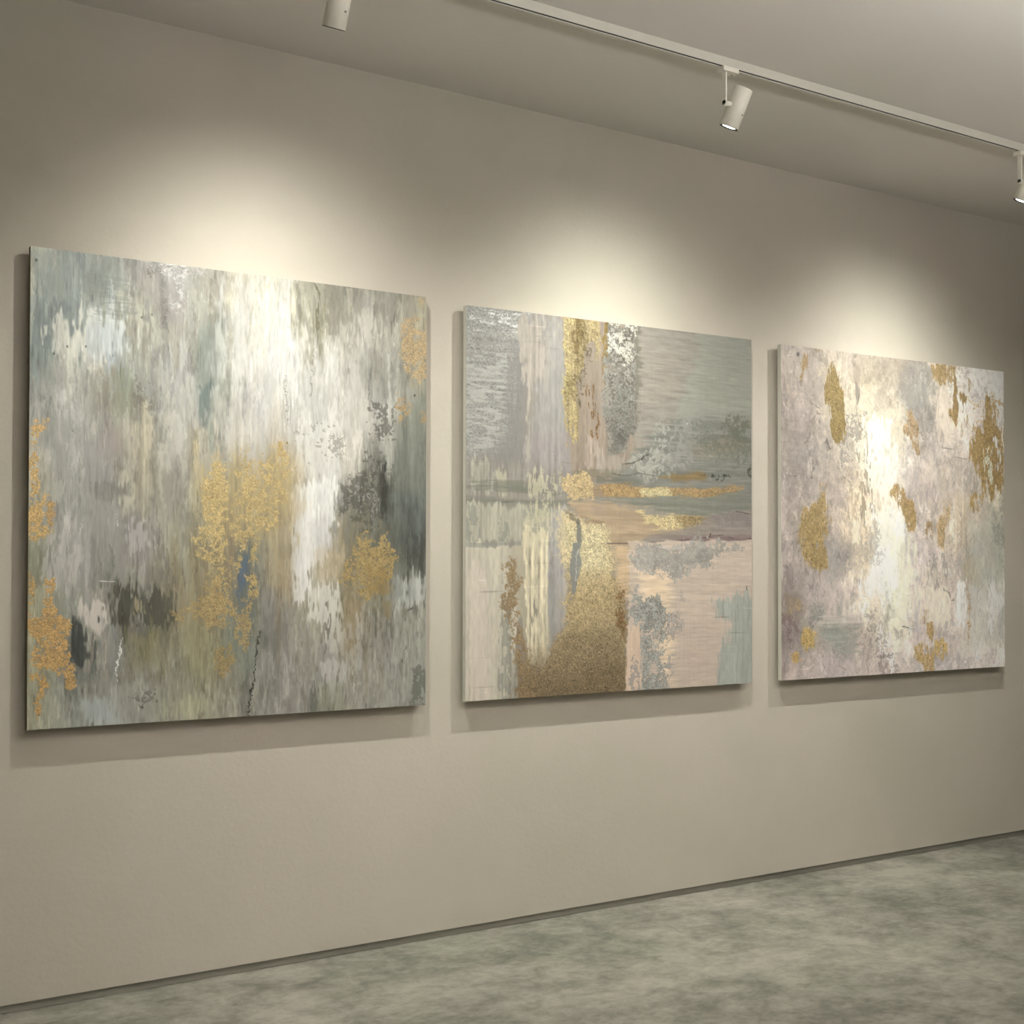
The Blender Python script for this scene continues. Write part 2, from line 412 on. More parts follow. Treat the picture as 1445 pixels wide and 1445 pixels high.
PY = 3.672; PT = .018
def painting(q, corners, nv, nu, seed, label, grid, strokes, edge_mat, mat, **k):
    """corners: (x, z) of TL, TR, BL, BR on the face plane"""
    col, leaf, hgt = paint(q, nv, nu, seed, grid, strokes, **k)
    cx = (corners[0][0]+corners[1][0])/2; cz = corners[2][1]
    e = empty('abstract_painting', (cx, WY, cz), label, 'painting', 'large abstract paintings on the wall')
    tl, tr, bl, br = [np.array(c) for c in corners]
    u = np.linspace(0, 1, nu)[None, :, None]; v = np.linspace(0, 1, nv)[:, None, None]
    p = (tl*(1-u)+tr*u)*(1-v)+(bl*(1-u)+br*u)*v
    co = np.zeros((nv, nu, 3), np.float32)
    co[..., 0] = p[..., 0]-cx; co[..., 2] = p[..., 1]-cz
    fade = np.ones((nv, nu), np.float32); fade[0] = fade[-1] = 0; fade[:, 0] = fade[:, -1] = 0
    co[..., 1] = PY-WY-np.clip(hgt, -1.5, 2)*.00038*fade
    me = bpy.data.meshes.new('canvas_face')
    idx = np.arange(nv*nu).reshape(nv, nu)
    f = np.stack([idx[:-1, :-1], idx[1:, :-1], idx[1:, 1:], idx[:-1, 1:]], -1).reshape(-1, 4)
    me.vertices.add(nv*nu); me.vertices.foreach_set('co', co.ravel())
    me.loops.add(f.size); me.loops.foreach_set('vertex_index', f.ravel().astype(np.int32))
    me.polygons.add(len(f)); me.polygons.foreach_set('loop_start', np.arange(0, f.size, 4, dtype=np.int32))
    me.update(calc_edges=True)
    me.polygons.foreach_set('use_smooth', np.ones(len(f), bool))
    a = me.attributes.new('pigment', 'FLOAT_COLOR', 'POINT')
    a.data.foreach_set('color', np.concatenate([col, np.ones((nv, nu, 1), np.float32)], -1).astype(np.float32).ravel())
    b = me.attributes.new('leaf', 'FLOAT', 'POINT'); b.data.foreach_set('value', leaf.astype(np.float32).ravel())
    me.materials.append(mat)
    o = bpy.data.objects.new('canvas_face', me); C.objects.link(o); o.parent = e
    # wrapped panel behind the face (sides visible)
    bm = bmesh.new()
    fr = [bm.verts.new((c[0]-cx, PY-WY+.0010, c[1]-cz)) for c in (tl, tr, br, bl)]
    bk = [bm.verts.new((c[0]-cx, PY-WY+PT, c[1]-cz)) for c in (tl, tr, br, bl)]
    bm.faces.new(fr[::-1]); bm.faces.new(bk)
    for i in range(4): bm.faces.new((fr[i], fr[(i+1) % 4], bk[(i+1) % 4], bk[i]))
    build('panel', bm, edge_mat, e)
    w = (tr[0]-tl[0]); h = tl[1]-bl[1]
    for zz in (h*.22, h*.80):
        bm = bmesh.new(); box(bm, -w*.38, w*.38, PY-WY+PT, 0, zz-.02, zz+.02)
        build('wall_mount', bm, M_ALU, e)
    return e

GRID1 = ([50, 100, 150, 200, 250, 300, 350, 400, 450, 500, 550, 600], [370, 420, 470, 520, 570, 620, 670, 720, 770, 820, 870, 920, 970, 1020], [484,500,427,333,375,360,289,295,264,259,256,241,277,278,264,251,239,202,415,395,329,435,419,342,235,228,185,276,267,226,299,289,250,339,322,246,425,459,418,277,322,312,329,340,295,360,349,295,279,279,263,242,233,197,427,407,343,452,435,358,228,220,177,276,267,226,299,289,250,339,322,246,238,294,288,722,736,650,478,528,553,424,427,370,319,306,266,216,227,201,435,419,380,491,482,447,326,313,245,422,402,366,349,338,299,336,313,239,332,357,324,495,495,455,381,380,329,377,385,350,378,376,361,271,280,248,484,474,452,523,523,521,490,475,432,465,456,420,269,270,249,281,264,200,358,363,336,427,434,408,319,313,268,315,305,256,405,400,369,269,287,247,504,484,449,518,512,477,583,577,541,499,479,441,365,360,330,197,202,166,428,435,406,415,422,396,294,284,259,321,302,252,377,367,326,331,309,257,430,397,328,403,357,273,487,461,401,543,521,471,254,256,227,144,156,129,467,457,387,385,387,362,310,304,279,348,328,270,303,294,257,394,335,204,383,354,257,387,319,194,486,474,448,311,301,267,101,107,90,124,136,117,467,463,391,400,407,376,334,331,306,323,314,281,345,336,282,388,342,209,330,287,178,290,254,181,460,450,413,175,172,141,102,109,91,119,131,116,454,459,355,457,448,430,317,308,287,368,344,335,348,339,269,333,284,180,213,207,162,283,246,177,372,331,258,198,180,123,138,138,112,75,79,69,359,368,270,394,385,356,268,263,231,342,333,287,277,247,173,274,237,146,167,174,149,281,240,184,373,355,285,213,181,116,166,170,132,204,205,180,384,381,278,304,321,280,388,367,324,158,153,126,242,221,153,241,221,147,196,206,172,290,274,229,388,369,310,269,236,165,237,228,187,308,310,269,389,387,281,157,164,141,332,311,272,218,201,142,269,256,184,259,250,169,196,206,177,279,266,237,311,293,255,284,258,209,244,235,203,279,284,245,388,386,289,239,253,234,284,284,245,273,264,227,310,302,250,255,242,171,263,258,228,299,285,265,287,278,252,280,270,237,292,288,258,211,221,193,427,441,341,362,370,321,379,396,377,311,313,277,388,385,289,343,330,266,304,298,258,319,305,284,306,297,264,298,288,247,294,294,263,222,229,202])  # pale centre tones include the glossy lamp highlight
STROKES1 = [
('s',[309,363,358],[(45,350),(75,352),(82,440),(70,500),(45,520)],0.55,12,14,'v',0,0,0.0),
('s',[205,240,242],[(120,358),(160,362),(172,400),(150,430),(110,415)],0.5,12,12,'v',0,0,0.0),
('s',[235,279,273],[(46,440),(80,445),(76,490),(64,515),(44,530)],0.7,8,14,'v',0,0,0.1),
('s',[189,227,228],[(72,430),(92,422),(115,430),(110,445),(90,450),(78,470),(68,490),(64,470)],0.65,4,9,'v',0,0,0.0),
('s',[696,699,634],[(80,452),(100,446),(112,455),(140,450),(180,455),(185,490),(150,510),(120,520),(92,500),(80,480)],0.75,7,16,'v',0,0,0.06),
('s',[504,561,602],[(186.0,478.0),(179.5,493.3),(162.5,502.7),(141.5,502.7),(124.5,493.3),(118.0,478.0),(124.5,462.7),(141.5,453.3),(162.5,453.3),(179.5,462.7)],0.6,10,10,'v',0,0,0.0),
('s',[443,433,367],[(190,430),(215,440),(222,480),(205,470),(192,478)],0.6,5,10,'v',0,0,0.0),
('s',[216,242,228],[(128,390),(192,398),(190,445),(135,440)],0.42,6,9,'h',0,0.45,0.0),
('s',[256,237,229],[(192,372),(245,380),(262,420),(250,460),(226,452),(210,420),(195,410)],0.6,6,9,'v',0,0,0.1),
('s',[177,161,153],[(222,378),(232,378),(240,440),(235,470),(226,450)],0.7,3,4,'i',2,0,0.0),
('s',[425,426,427],[(232,380),(256,382),(258,420),(248,440),(236,430)],0.55,5,7,'i',2,0.3,0.0),
('s',[270,257,247],[(205,372),(300,384),(296,394),(225,382)],0.7,3,4,'i',2,0.3,0.0),
('s',[175,156,131],[(351.0,400.0),(346.0,414.1),(333.0,422.8),(317.0,422.8),(304.0,414.1),(299.0,400.0),(304.0,385.9),(317.0,377.2),(333.0,377.2),(346.0,385.9)],0.35,9,9,'v',0,0,0.0),
('s',[242,258,197],[(160,520),(176,508),(188,530),(192,575),(180,590),(168,590),(158,560)],0.75,6,9,'v',0,0,0.1),
('s',[206,200,164],[(186,545),(204,530),(204,570),(192,600),(186,590)],0.6,4,10,'v',0,0.3,0.0),
('s',[269,240,199],[(140,525),(165,515),(168,560),(150,590),(140,570)],0.5,4,12,'v',0,0.45,0.0),
('s',[405,399,369],[(85,515),(120,515),(120,580),(95,570)],0.55,5,12,'v',0,0.35,0.0),
('s',[186,217,194],[(272,480),(290,440),(300,500),(300,560),(292,590),(284,600),(278,560),(272,520)],0.55,6,7,'v',0,0,0.0),
('s',[130,167,162],[(275,545),(298,540),(300,575),(292,605),(284,600),(278,575)],0.75,5,6,'v',0,0,0.0),
('s',[488,478,445],[(262,525),(276,530),(276,600),(266,590)],0.6,5,6,'v',0,0,0.0),
('s',[493,472,435],[(300,560),(345,540),(365,600),(345,640),(320,640),(300,615)],0.5,10,12,'v',0,0,0.06),
('s',[350,335,324],[(120,625),(160,615),(162,680),(118,680)],0.7,2,4,'v',0,0,0.0),
('s',[347,292,273],[(150,600),(178,600),(178,640),(155,640)],0.5,8,8,'v',0,0,0.0),
('s',[457,420,314],[(185,600),(205,570),(212,640),(212,720),(200,740),(190,700)],0.5,5,9,'v',0,0,0.14),
('s',[617,591,473],[(168,665),(178,660),(180,720),(172,740),(165,700)],0.5,3,7,'v',0,0,0.0),
('s',[233,218,198],[(228,640),(260,630),(262,700),(240,730)],0.45,6,9,'v',0,0,0.15),
('s',[281,268,248],[(160,730),(190,720),(190,790),(160,800)],0.45,8,9,'v',0,0,0.0),
('s',[522,496,506],[(178,740),(205,735),(210,770),(185,785)],0.5,3,9,'v',0,0.4,0.0),
('s',[552,546,529],[(65,770),(90,750),(95,800),(80,830),(70,800)],0.5,4,10,'v',0,0.3,0.0),
('s',[688,642,596],[(110,850),(150,852),(153,880),(140,890),(118,885)],0.8,5,8,'v',0,0,0.0),
('s',[46,54,50],[(101,878),(116,880),(128,900),(125,945),(108,950),(101,920)],0.9,4,8,'v',0,0,0.2),
('s',[160,178,172],[(102,940),(140,945),(135,965),(105,968)],0.6,4,9,'v',0,0.3,0.0),
('s',[260,282,278],[(150,880),(172,880),(170,950),(158,960),(148,920)],0.6,5,8,'v',0,0,0.0),
('s',[69,68,52],[(156,815),(184,825),(186,885),(172,900),(158,880)],0.9,5,11,'v',0,0,0.15),
('s',[79,78,62],[(185,835),(240,838),(246,870),(235,890),(190,886)],0.85,5,11,'v',0,0.12,0.0),
('s',[228,246,208],[(150,780),(162,785),(162,820),(142,820)],0.6,4,5,'v',0,0,0.0),
('s',[442,388,255],[(190,848),(205,845),(204,865),(190,868)],0.7,2,5,'v',0,0.4,0.0),
('s',[244,231,127],[(182,890),(225,890),(220,935),(190,940)],0.5,8,10,'v',0,0,0.0),
('s',[385,379,340],[(105,970),(160,965),(220,975),(210,1015),(108,1022)],0.5,10,10,'v',0,0,0.0),
('s',[466,529,546],[(112,985),(150,985),(158,1018),(112,1024)],0.5,6,7,'v',0,0,0.0),
('s',[406,404,291],[(240,985),(290,975),(296,1008),(245,1012)],0.7,6,8,'v',0,0,0.08),
('s',[308,285,164],[(262,880),(290,880),(290,950),(262,950)],0.45,9,9,'v',0,0,0.0),
('s',[141,135,110],[(238,840),(252,838),(250,858),(240,862)],0.6,2,4,'v',0,0.3,0.0),
('s',[152,143,110],[(414,400),(422,398),(430,450),(424,470),(417,440)],0.8,2,4,'v',0,0,0.0),
('s',[98,89,50],[(443,401),(452,401),(452,470),(449,490),(445,470)],0.8,2,4,'v',0,0.3,0.0),
('s',[231,213,136],[(452,402),(460,402),(464,450),(468,470),(458,478),(452,460)],0.6,2,5,'v',0,0.35,0.0),
('s',[195,183,155],[(464,404),(488,408),(484,450),(470,470),(464,450)],0.8,4,10,'v',0,0,0.0),
('s',[411,383,307],[(488,408),(496,410),(496,440),(490,460)],0.7,3,6,'v',0,0,0.0),
('s',[226,219,199],[(498,411),(520,414),(516,440),(502,440)],0.6,4,10,'v',0,0.2,0.0),
('s',[530,508,460],[(512,440),(530,450),(524,520),(512,510)],0.5,6,8,'v',0,0,0.0),
('s',[209,207,183],[(500,510),(530,490),(556,495),(566,540),(552,570),(530,560),(505,530)],0.65,8,12,'v',0,0,0.12),
('s',[344,347,325],[(555.0,502.0),(553.1,509.1),(548.1,513.4),(541.9,513.4),(536.9,509.1),(535.0,502.0),(536.9,494.9),(541.9,490.6),(548.1,490.6),(553.1,494.9)],0.6,4,4,'v',0,0,0.0),
('s',[125,138,128],[(520,530),(546,520),(552,550),(530,555)],0.4,5,8,'v',0,0.3,0.0),
('s',[87,86,71],[(515,570),(552,570),(552,640),(540,660),(520,650)],0.75,4,12,'i',0,0.52,0.0),
('s',[516,507,477],[(546,500),(551,500),(552,600),(547,600)],0.7,1.5,2,'v',0,0,0.0),
('s',[193,204,174],[(556,600),(601,560),(601,720),(560,700)],0.6,10,10,'v',0,0,0.06),
('s',[36,36,31],[(538,655),(546,652),(548,700),(542,730),(536,700)],0.9,2.5,5,'v',0,0,0.0),
('s',[70,69,56],[(478,685),(500,680),(520,670),(545,700),(548,740),(520,750),(500,730),(480,710)],0.7,6,14,'i',0,0.25,0.0),
('s',[356,361,346],[(510,690),(535,700),(530,740),(512,735)],0.5,3,8,'i',0,0.5,0.0),
('s',[109,123,118],[(552,700),(601,690),(601,770),(560,770)],0.65,8,10,'v',0,0,0.12),
('s',[55,59,52],[(568,760),(601,750),(600,815),(588,820),(575,800)],0.75,5,12,'v',0,0.2,0.0),
('s',[113,123,108],[(530,750),(570,740),(570,790),(548,800),(535,780)],0.6,6,12,'v',0,0.2,0.0),
('s',[420,431,406],[(560,820),(585,808),(600,815),(600,850),(575,858),(558,848)],0.8,5,9,'v',0,0,0.08),
('s',[155,167,150],[(545,800),(570,800),(566,840),(552,845)],0.6,5,8,'v',0,0,0.0),
('s',[234,249,214],[(505,810),(530,820),(525,870),(515,850)],0.6,4,6,'v',0,0,0.0),
('s',[531,525,512],[(330,400),(410,395),(420,470),(470,520),(500,600),(470,650),(420,640),(350,600),(320,520)],0.5,22,20,'v',0,0,0.0),  # soft white wash: lamp glow painted into the canvas centre
('s',[682,677,650],[(420,600),(470,590),(480,650),(475,690),(462,700),(440,690),(425,660)],0.6,9,14,'v',0,0,0.0),
('s',[747,748,732],[(420,690),(437,680),(470,680),(468,740),(450,790),(440,800),(432,850),(416,848),(414,780)],0.85,4,8,'v',0,0,0.05),
('s',[523,515,505],[(440,740),(465,730),(468,770),(450,780)],0.6,5,7,'v',0,0,0.0),
('s',[657,650,606],[(430,835),(470,830),(476,860),(462,885),(440,880)],0.7,4,12,'v',0,0.3,0.0),
('s',[591,590,525],[(455,850),(480,850),(484,900),(470,910),(460,890)],0.6,5,9,'v',0,0.2,0.0),
('s',[501,411,271],[(442,780),(485,780),(480,815),(448,815)],0.45,7,7,'v',0,0,0.0),
('s',[354,304,205],[(372,700),(410,700),(410,850),(378,830)],0.6,8,9,'v',0,0,0.07),
('s',[331,266,166],[(388,770),(408,775),(405,835),(392,830)],0.5,4,5,'v',0,0,0.0),
('s',[312,254,154],[(484,850),(510,850),(500,920),(486,930)],0.6,6,7,'v',0,0,0.0),
('s',[260,248,236],[(362,830),(395,830),(400,900),(368,890)],0.5,8,8,'v',0,0,0.0),
('s',[176,177,157],[(365,895),(392,895),(392,912),(368,914)],0.5,5,6,'v',0,0.2,0.0),
('s',[544,524,495],[(455,940),(485,935),(486,960),(460,962)],0.6,3,8,'v',0,0.3,0.0),
('s',[292,296,219],[(445,965),(482,965),(484,1000),(446,1002)],0.6,6,6,'v',0,0,0.0),
('s',[352,339,319],[(500,860),(560,860),(600,880),(600,960),(520,950)],0.3,12,14,'v',0,0.35,0.1),
('s',[429,421,397],[(420,880),(500,880),(505,980),(425,985)],0.35,10,14,'v',0,0.4,0.0),
('s',[181,182,163],[(428,880),(436,880),(438,940),(430,930)],0.4,3,5,'v',0,0,0.0),
('s',[345,356,321],[(565,900),(600,900),(600,990),(560,992)],0.4,8,8,'v',0,0.3,0.0),
('s',[114,120,100],[(583,940),(600,945),(600,994),(586,994)],0.7,2,6,'i',0,0.45,0.0),
('s',[100,106,95],[(440,960),(445,985),(446,1004),(438,1004)],0.7,1.5,5,'v',0,0.2,0.0),
('s',[129,153,154],[(335,780),(358,745),(362,790),(352,830),(360,870),(352,920),(342,930),(330,870),(326,830)],0.75,5,9,'v',0,0,0.0),
('s',[92,138,204],[(330,810),(348,790),(350,820),(335,845),(326,840)],0.7,4,6,'v',0,0,0.0),
('s',[205,230,194],[(300,850),(345,850),(352,930),(318,925)],0.5,8,9,'v',0,0,0.0),
('s',[279,227,166],[(322,700),(334,700),(332,820),(322,810)],0.5,3,4,'v',0,0,0.0),
('s',[403,325,169],[(285,660),(320,640),(400,640),(425,660),(418,720),(390,760),(330,760),(290,740)],0.45,14,14,'v',0,0,0.07),
('s',[518,403,197],[(290,668),(305,650),(316,660),(318,730),(320,770),(322,820),(316,870),(300,860),(296,810),(280,770),(284,720)],0.92,4,8,'i',1,0.18,0.0),
('s',[371,280,138],[(300,760),(325,790),(330,840),(316,880),(290,878),(262,880),(244,872),(262,860),(285,850),(288,800)],0.8,5,9,'i',1,0.34,0.0),
('s',[457,354,174],[(335,668),(352,650),(362,665),(380,630),(400,628),(405,660),(395,690),(400,700),(388,740),(372,752),(360,762),(342,790),(335,800),(330,760),(326,740),(334,700)],0.92,4,9,'i',1,0.3,0.0),
('s',[434,329,150],[(360,745),(370,760),(364,800),(360,840),(352,860),(350,820),(352,780)],0.92,3,6,'i',1,0.25,0.0),
('s',[383,284,135],[(334,845),(350,850),(354,890),(346,918),(336,900),(330,870)],0.8,3,6,'i',1,0.35,0.0),
('s',[338,249,111],[(306,920),(322,910),(328,935),(315,955),(304,945)],0.75,4,5,'i',1,0.32,0.0),
('s',[365,266,125],[(384,640),(394,625),(400,640),(396,652)],0.7,2,5,'i',1,0.2,0.0),
('s',[437,339,166],[(294,640),(302,636),(306,700),(296,700)],0.6,3,5,'i',1,0.3,0.0),
('s',[380,290,147],[(335,640),(350,635),(352,660),(338,665)],0.5,4,6,'i',1,0.4,0.0),
('s',[349,260,119],[(500,770),(520,756),(532,775),(548,770),(556,790),(548,820),(535,818),(520,850),(508,845),(498,830),(480,822),(485,795)],0.92,3,8,'i',1,0.24,0.0),
('s',[383,291,133],[(538,760),(546,750),(546,775),(540,778)],0.8,2,4,'i',1,0.3,0.0),
('s',[296,206,78],[(520,800),(545,806),(548,835),(530,845),(520,830)],0.6,4,6,'v',0,0,0.0),
('s',[215,176,87],[(540,850),(550,850),(548,872),(542,868)],0.7,2,4,'v',0,0,0.0),
('s',[431,319,178],[(570,452),(582,448),(592,470),(601,480),(601,530),(592,540),(576,520),(572,490)],0.85,4,7,'i',1,0.3,0.0),
('s',[471,365,217],[(588,422),(596,420),(596,435),(588,432)],0.7,2,4,'i',1,0.3,0.0),
('s',[354,251,128],[(562,555),(572,560),(580,575),(572,600),(564,595)],0.85,3,5,'i',1,0.3,0.0),
('s',[333,235,116],[(590,575),(601,578),(600,595),(592,592)],0.8,2,4,'i',1,0.3,0.0),
('s',[614,431,189],[(56,590),(70,590),(68,606),(56,612),(50,630),(54,650),(56,690),(66,700),(62,712),(56,715),(56,745),(70,748),(66,758),(44,762),(40,720),(42,660),(46,610)],0.92,2,5,'i',1,0.14,0.0),
('s',[502,332,141],[(70,705),(76,720),(72,742),(68,730)],0.9,2,3,'i',1,0.2,0.0),
('s',[508,331,132],[(40,810),(46,815),(46,850),(40,870)],0.9,2,4,'i',1,0.2,0.0),
('s',[555,366,152],[(68,822),(74,820),(76,850),(84,868),(98,875),(100,930),(102,970),(94,970),(90,950),(72,950),(60,945),(42,935),(42,925),(54,910),(40,885),(40,875),(62,870),(66,850)],0.92,2,5,'i',1,0.12,0.0),
('s',[559,354,133],[(42,950),(60,952),(70,965),(62,975),(58,1005),(52,1012),(52,985),(58,968),(42,962)],0.9,1.5,3,'i',1,0.15,0.0),
('l',[28,26,26],[(363,904),(361,922),(359,940),(358,955),(355,968),(353,985),(350,997),(348,1012)],1.5,1.0),
('l',[51,48,41],[(362,912),(364,902),(366,890)],1.1,0.85),
('l',[905,895,874],[(170,900),(168,925),(163,945),(166,962)],1.0,0.85),
('l',[644,638,629],[(164,726),(165,742)],0.8,0.85),
('l',[213,216,195],[(152,768),(158,775),(160,800),(158,815)],1.0,0.85),
('l',[694,696,685],[(140,820),(160,821)],0.8,0.85),
('l',[483,487,472],[(497,945),(500,965),(499,980)],1.0,0.85),
('l',[67,68,64],[(572,910),(568,935)],0.9,0.85),
('l',[61,58,50],[(574,862),(582,858)],1.1,0.85),
('l',[124,123,103],[(442,500),(440,540),(438,560)],0.8,0.6),
('l',[125,112,71],[(403,530),(404,560),(405,600)],0.9,0.6),
('l',[126,120,102],[(524,520),(522,545),(520,565)],0.8,0.7),
('l',[210,203,182],[(530,412),(528,440),(526,480)],0.7,0.6),
('l',[587,582,574],[(158,395),(157,450)],1.2,0.7),
('l',[545,539,518],[(184,390),(183,440)],1,0.5),
('l',[703,699,676],[(118,730),(112,752)],0.7,0.6),
('s',[48,48,41],[(96.4,489.0),(96.1,489.9),(95.4,490.5),(94.6,490.5),(93.9,489.9),(93.6,489.0),(93.9,488.1),(94.6,487.5),(95.4,487.5),(96.1,488.1)],0.85,0.8,0.6,'v',0,0,0.0),
('s',[44,44,37],[(122.4,489.0),(122.1,489.9),(121.4,490.5),(120.6,490.5),(119.9,489.9),(119.6,489.0),(119.9,488.1),(120.6,487.5),(121.4,487.5),(122.1,488.1)],0.85,0.8,0.6,'v',0,0,0.0),
('s',[38,37,32],[(160.4,502.0),(160.1,502.9),(159.4,503.5),(158.6,503.5),(157.9,502.9),(157.6,502.0),(157.9,501.1),(158.6,500.5),(159.4,500.5),(160.1,501.1)],0.85,0.8,0.6,'v',0,0,0.0),
('s',[53,53,45],[(77.4,499.0),(77.1,499.9),(76.4,500.5),(75.6,500.5),(74.9,499.9),(74.6,499.0),(74.9,498.1),(75.6,497.5),(76.4,497.5),(77.1,498.1)],0.85,0.8,0.6,'v',0,0,0.0),
('s',[51,51,44],[(103.4,608.0),(103.1,608.9),(102.4,609.5),(101.6,609.5),(100.9,608.9),(100.6,608.0),(100.9,607.1),(101.6,606.5),(102.4,606.5),(103.1,607.1)],0.85,0.8,0.6,'v',0,0,0.0),
('s',[31,30,26],[(201.4,448.0),(201.1,448.9),(200.4,449.5),(199.6,449.5),(198.9,448.9),(198.6,448.0),(198.9,447.1),(199.6,446.5),(200.4,446.5),(201.1,447.1)],0.85,0.8,0.6,'v',0,0,0.0),
('s',[29,29,24],[(215.4,444.0),(215.1,444.9),(214.4,445.5),(213.6,445.5),(212.9,444.9),(212.6,444.0),(212.9,443.1),(213.6,442.5),(214.4,442.5),(215.1,443.1)],0.85,0.8,0.6,'v',0,0,0.0),
('s',[73,74,65],[(56.4,1009.0),(56.1,1009.9),(55.4,1010.5),(54.6,1010.5),(53.9,1009.9),(53.6,1009.0),(53.9,1008.1),(54.6,1007.5),(55.4,1007.5),(56.1,1008.1)],0.85,0.8,0.6,'v',0,0,0.0),
('s',[65,67,58],[(201.4,998.0),(201.1,998.9),(200.4,999.5),(199.6,999.5),(198.9,998.9),(198.6,998.0),(198.9,997.1),(199.6,996.5),(200.4,996.5),(201.1,997.1)],0.85,0.8,0.6,'v',0,0,0.0),
('s',[72,73,63],[(52.4,367.0),(52.1,367.9),(51.4,368.5),(50.6,368.5),(49.9,367.9),(49.6,367.0),(49.9,366.1),(50.6,365.5),(51.4,365.5),(52.1,366.1)],0.85,0.8,0.6,'v',0,0,0.0),
('s',[33,33,28],[(586.4,558.0),(586.1,558.9),(585.4,559.5),(584.6,559.5),(583.9,558.9),(583.6,558.0),(583.9,557.1),(584.6,556.5),(585.4,556.5),(586.1,557.1)],0.85,0.8,0.6,'v',0,0,0.0),
('s',[32,31,27],[(406.4,625.0),(406.1,625.9),(405.4,626.5),(404.6,626.5),(403.9,625.9),(403.6,625.0),(403.9,624.1),(404.6,623.5),(405.4,623.5),(406.1,624.1)],0.85,0.8,0.6,'v',0,0,0.0),
('s',[160,155,133],[(185,985),(215,975),(222,990),(190,1012)],0.8,1,6,'i',0,0.62,0.0),
('s',[101,92,75],[(200,375),(222,380),(214,400),(205,395)],0.6,2,4,'i',0,0.6,0.0),
('s',[209,197,170],[(420,610),(470,600),(478,640),(440,650)],0.6,5,10,'i',0,0.55,0.0),
('s',[142,127,107],[(190,520),(204,540),(205,570),(190,580)],0.5,2,8,'i',0,0.6,0.0)]
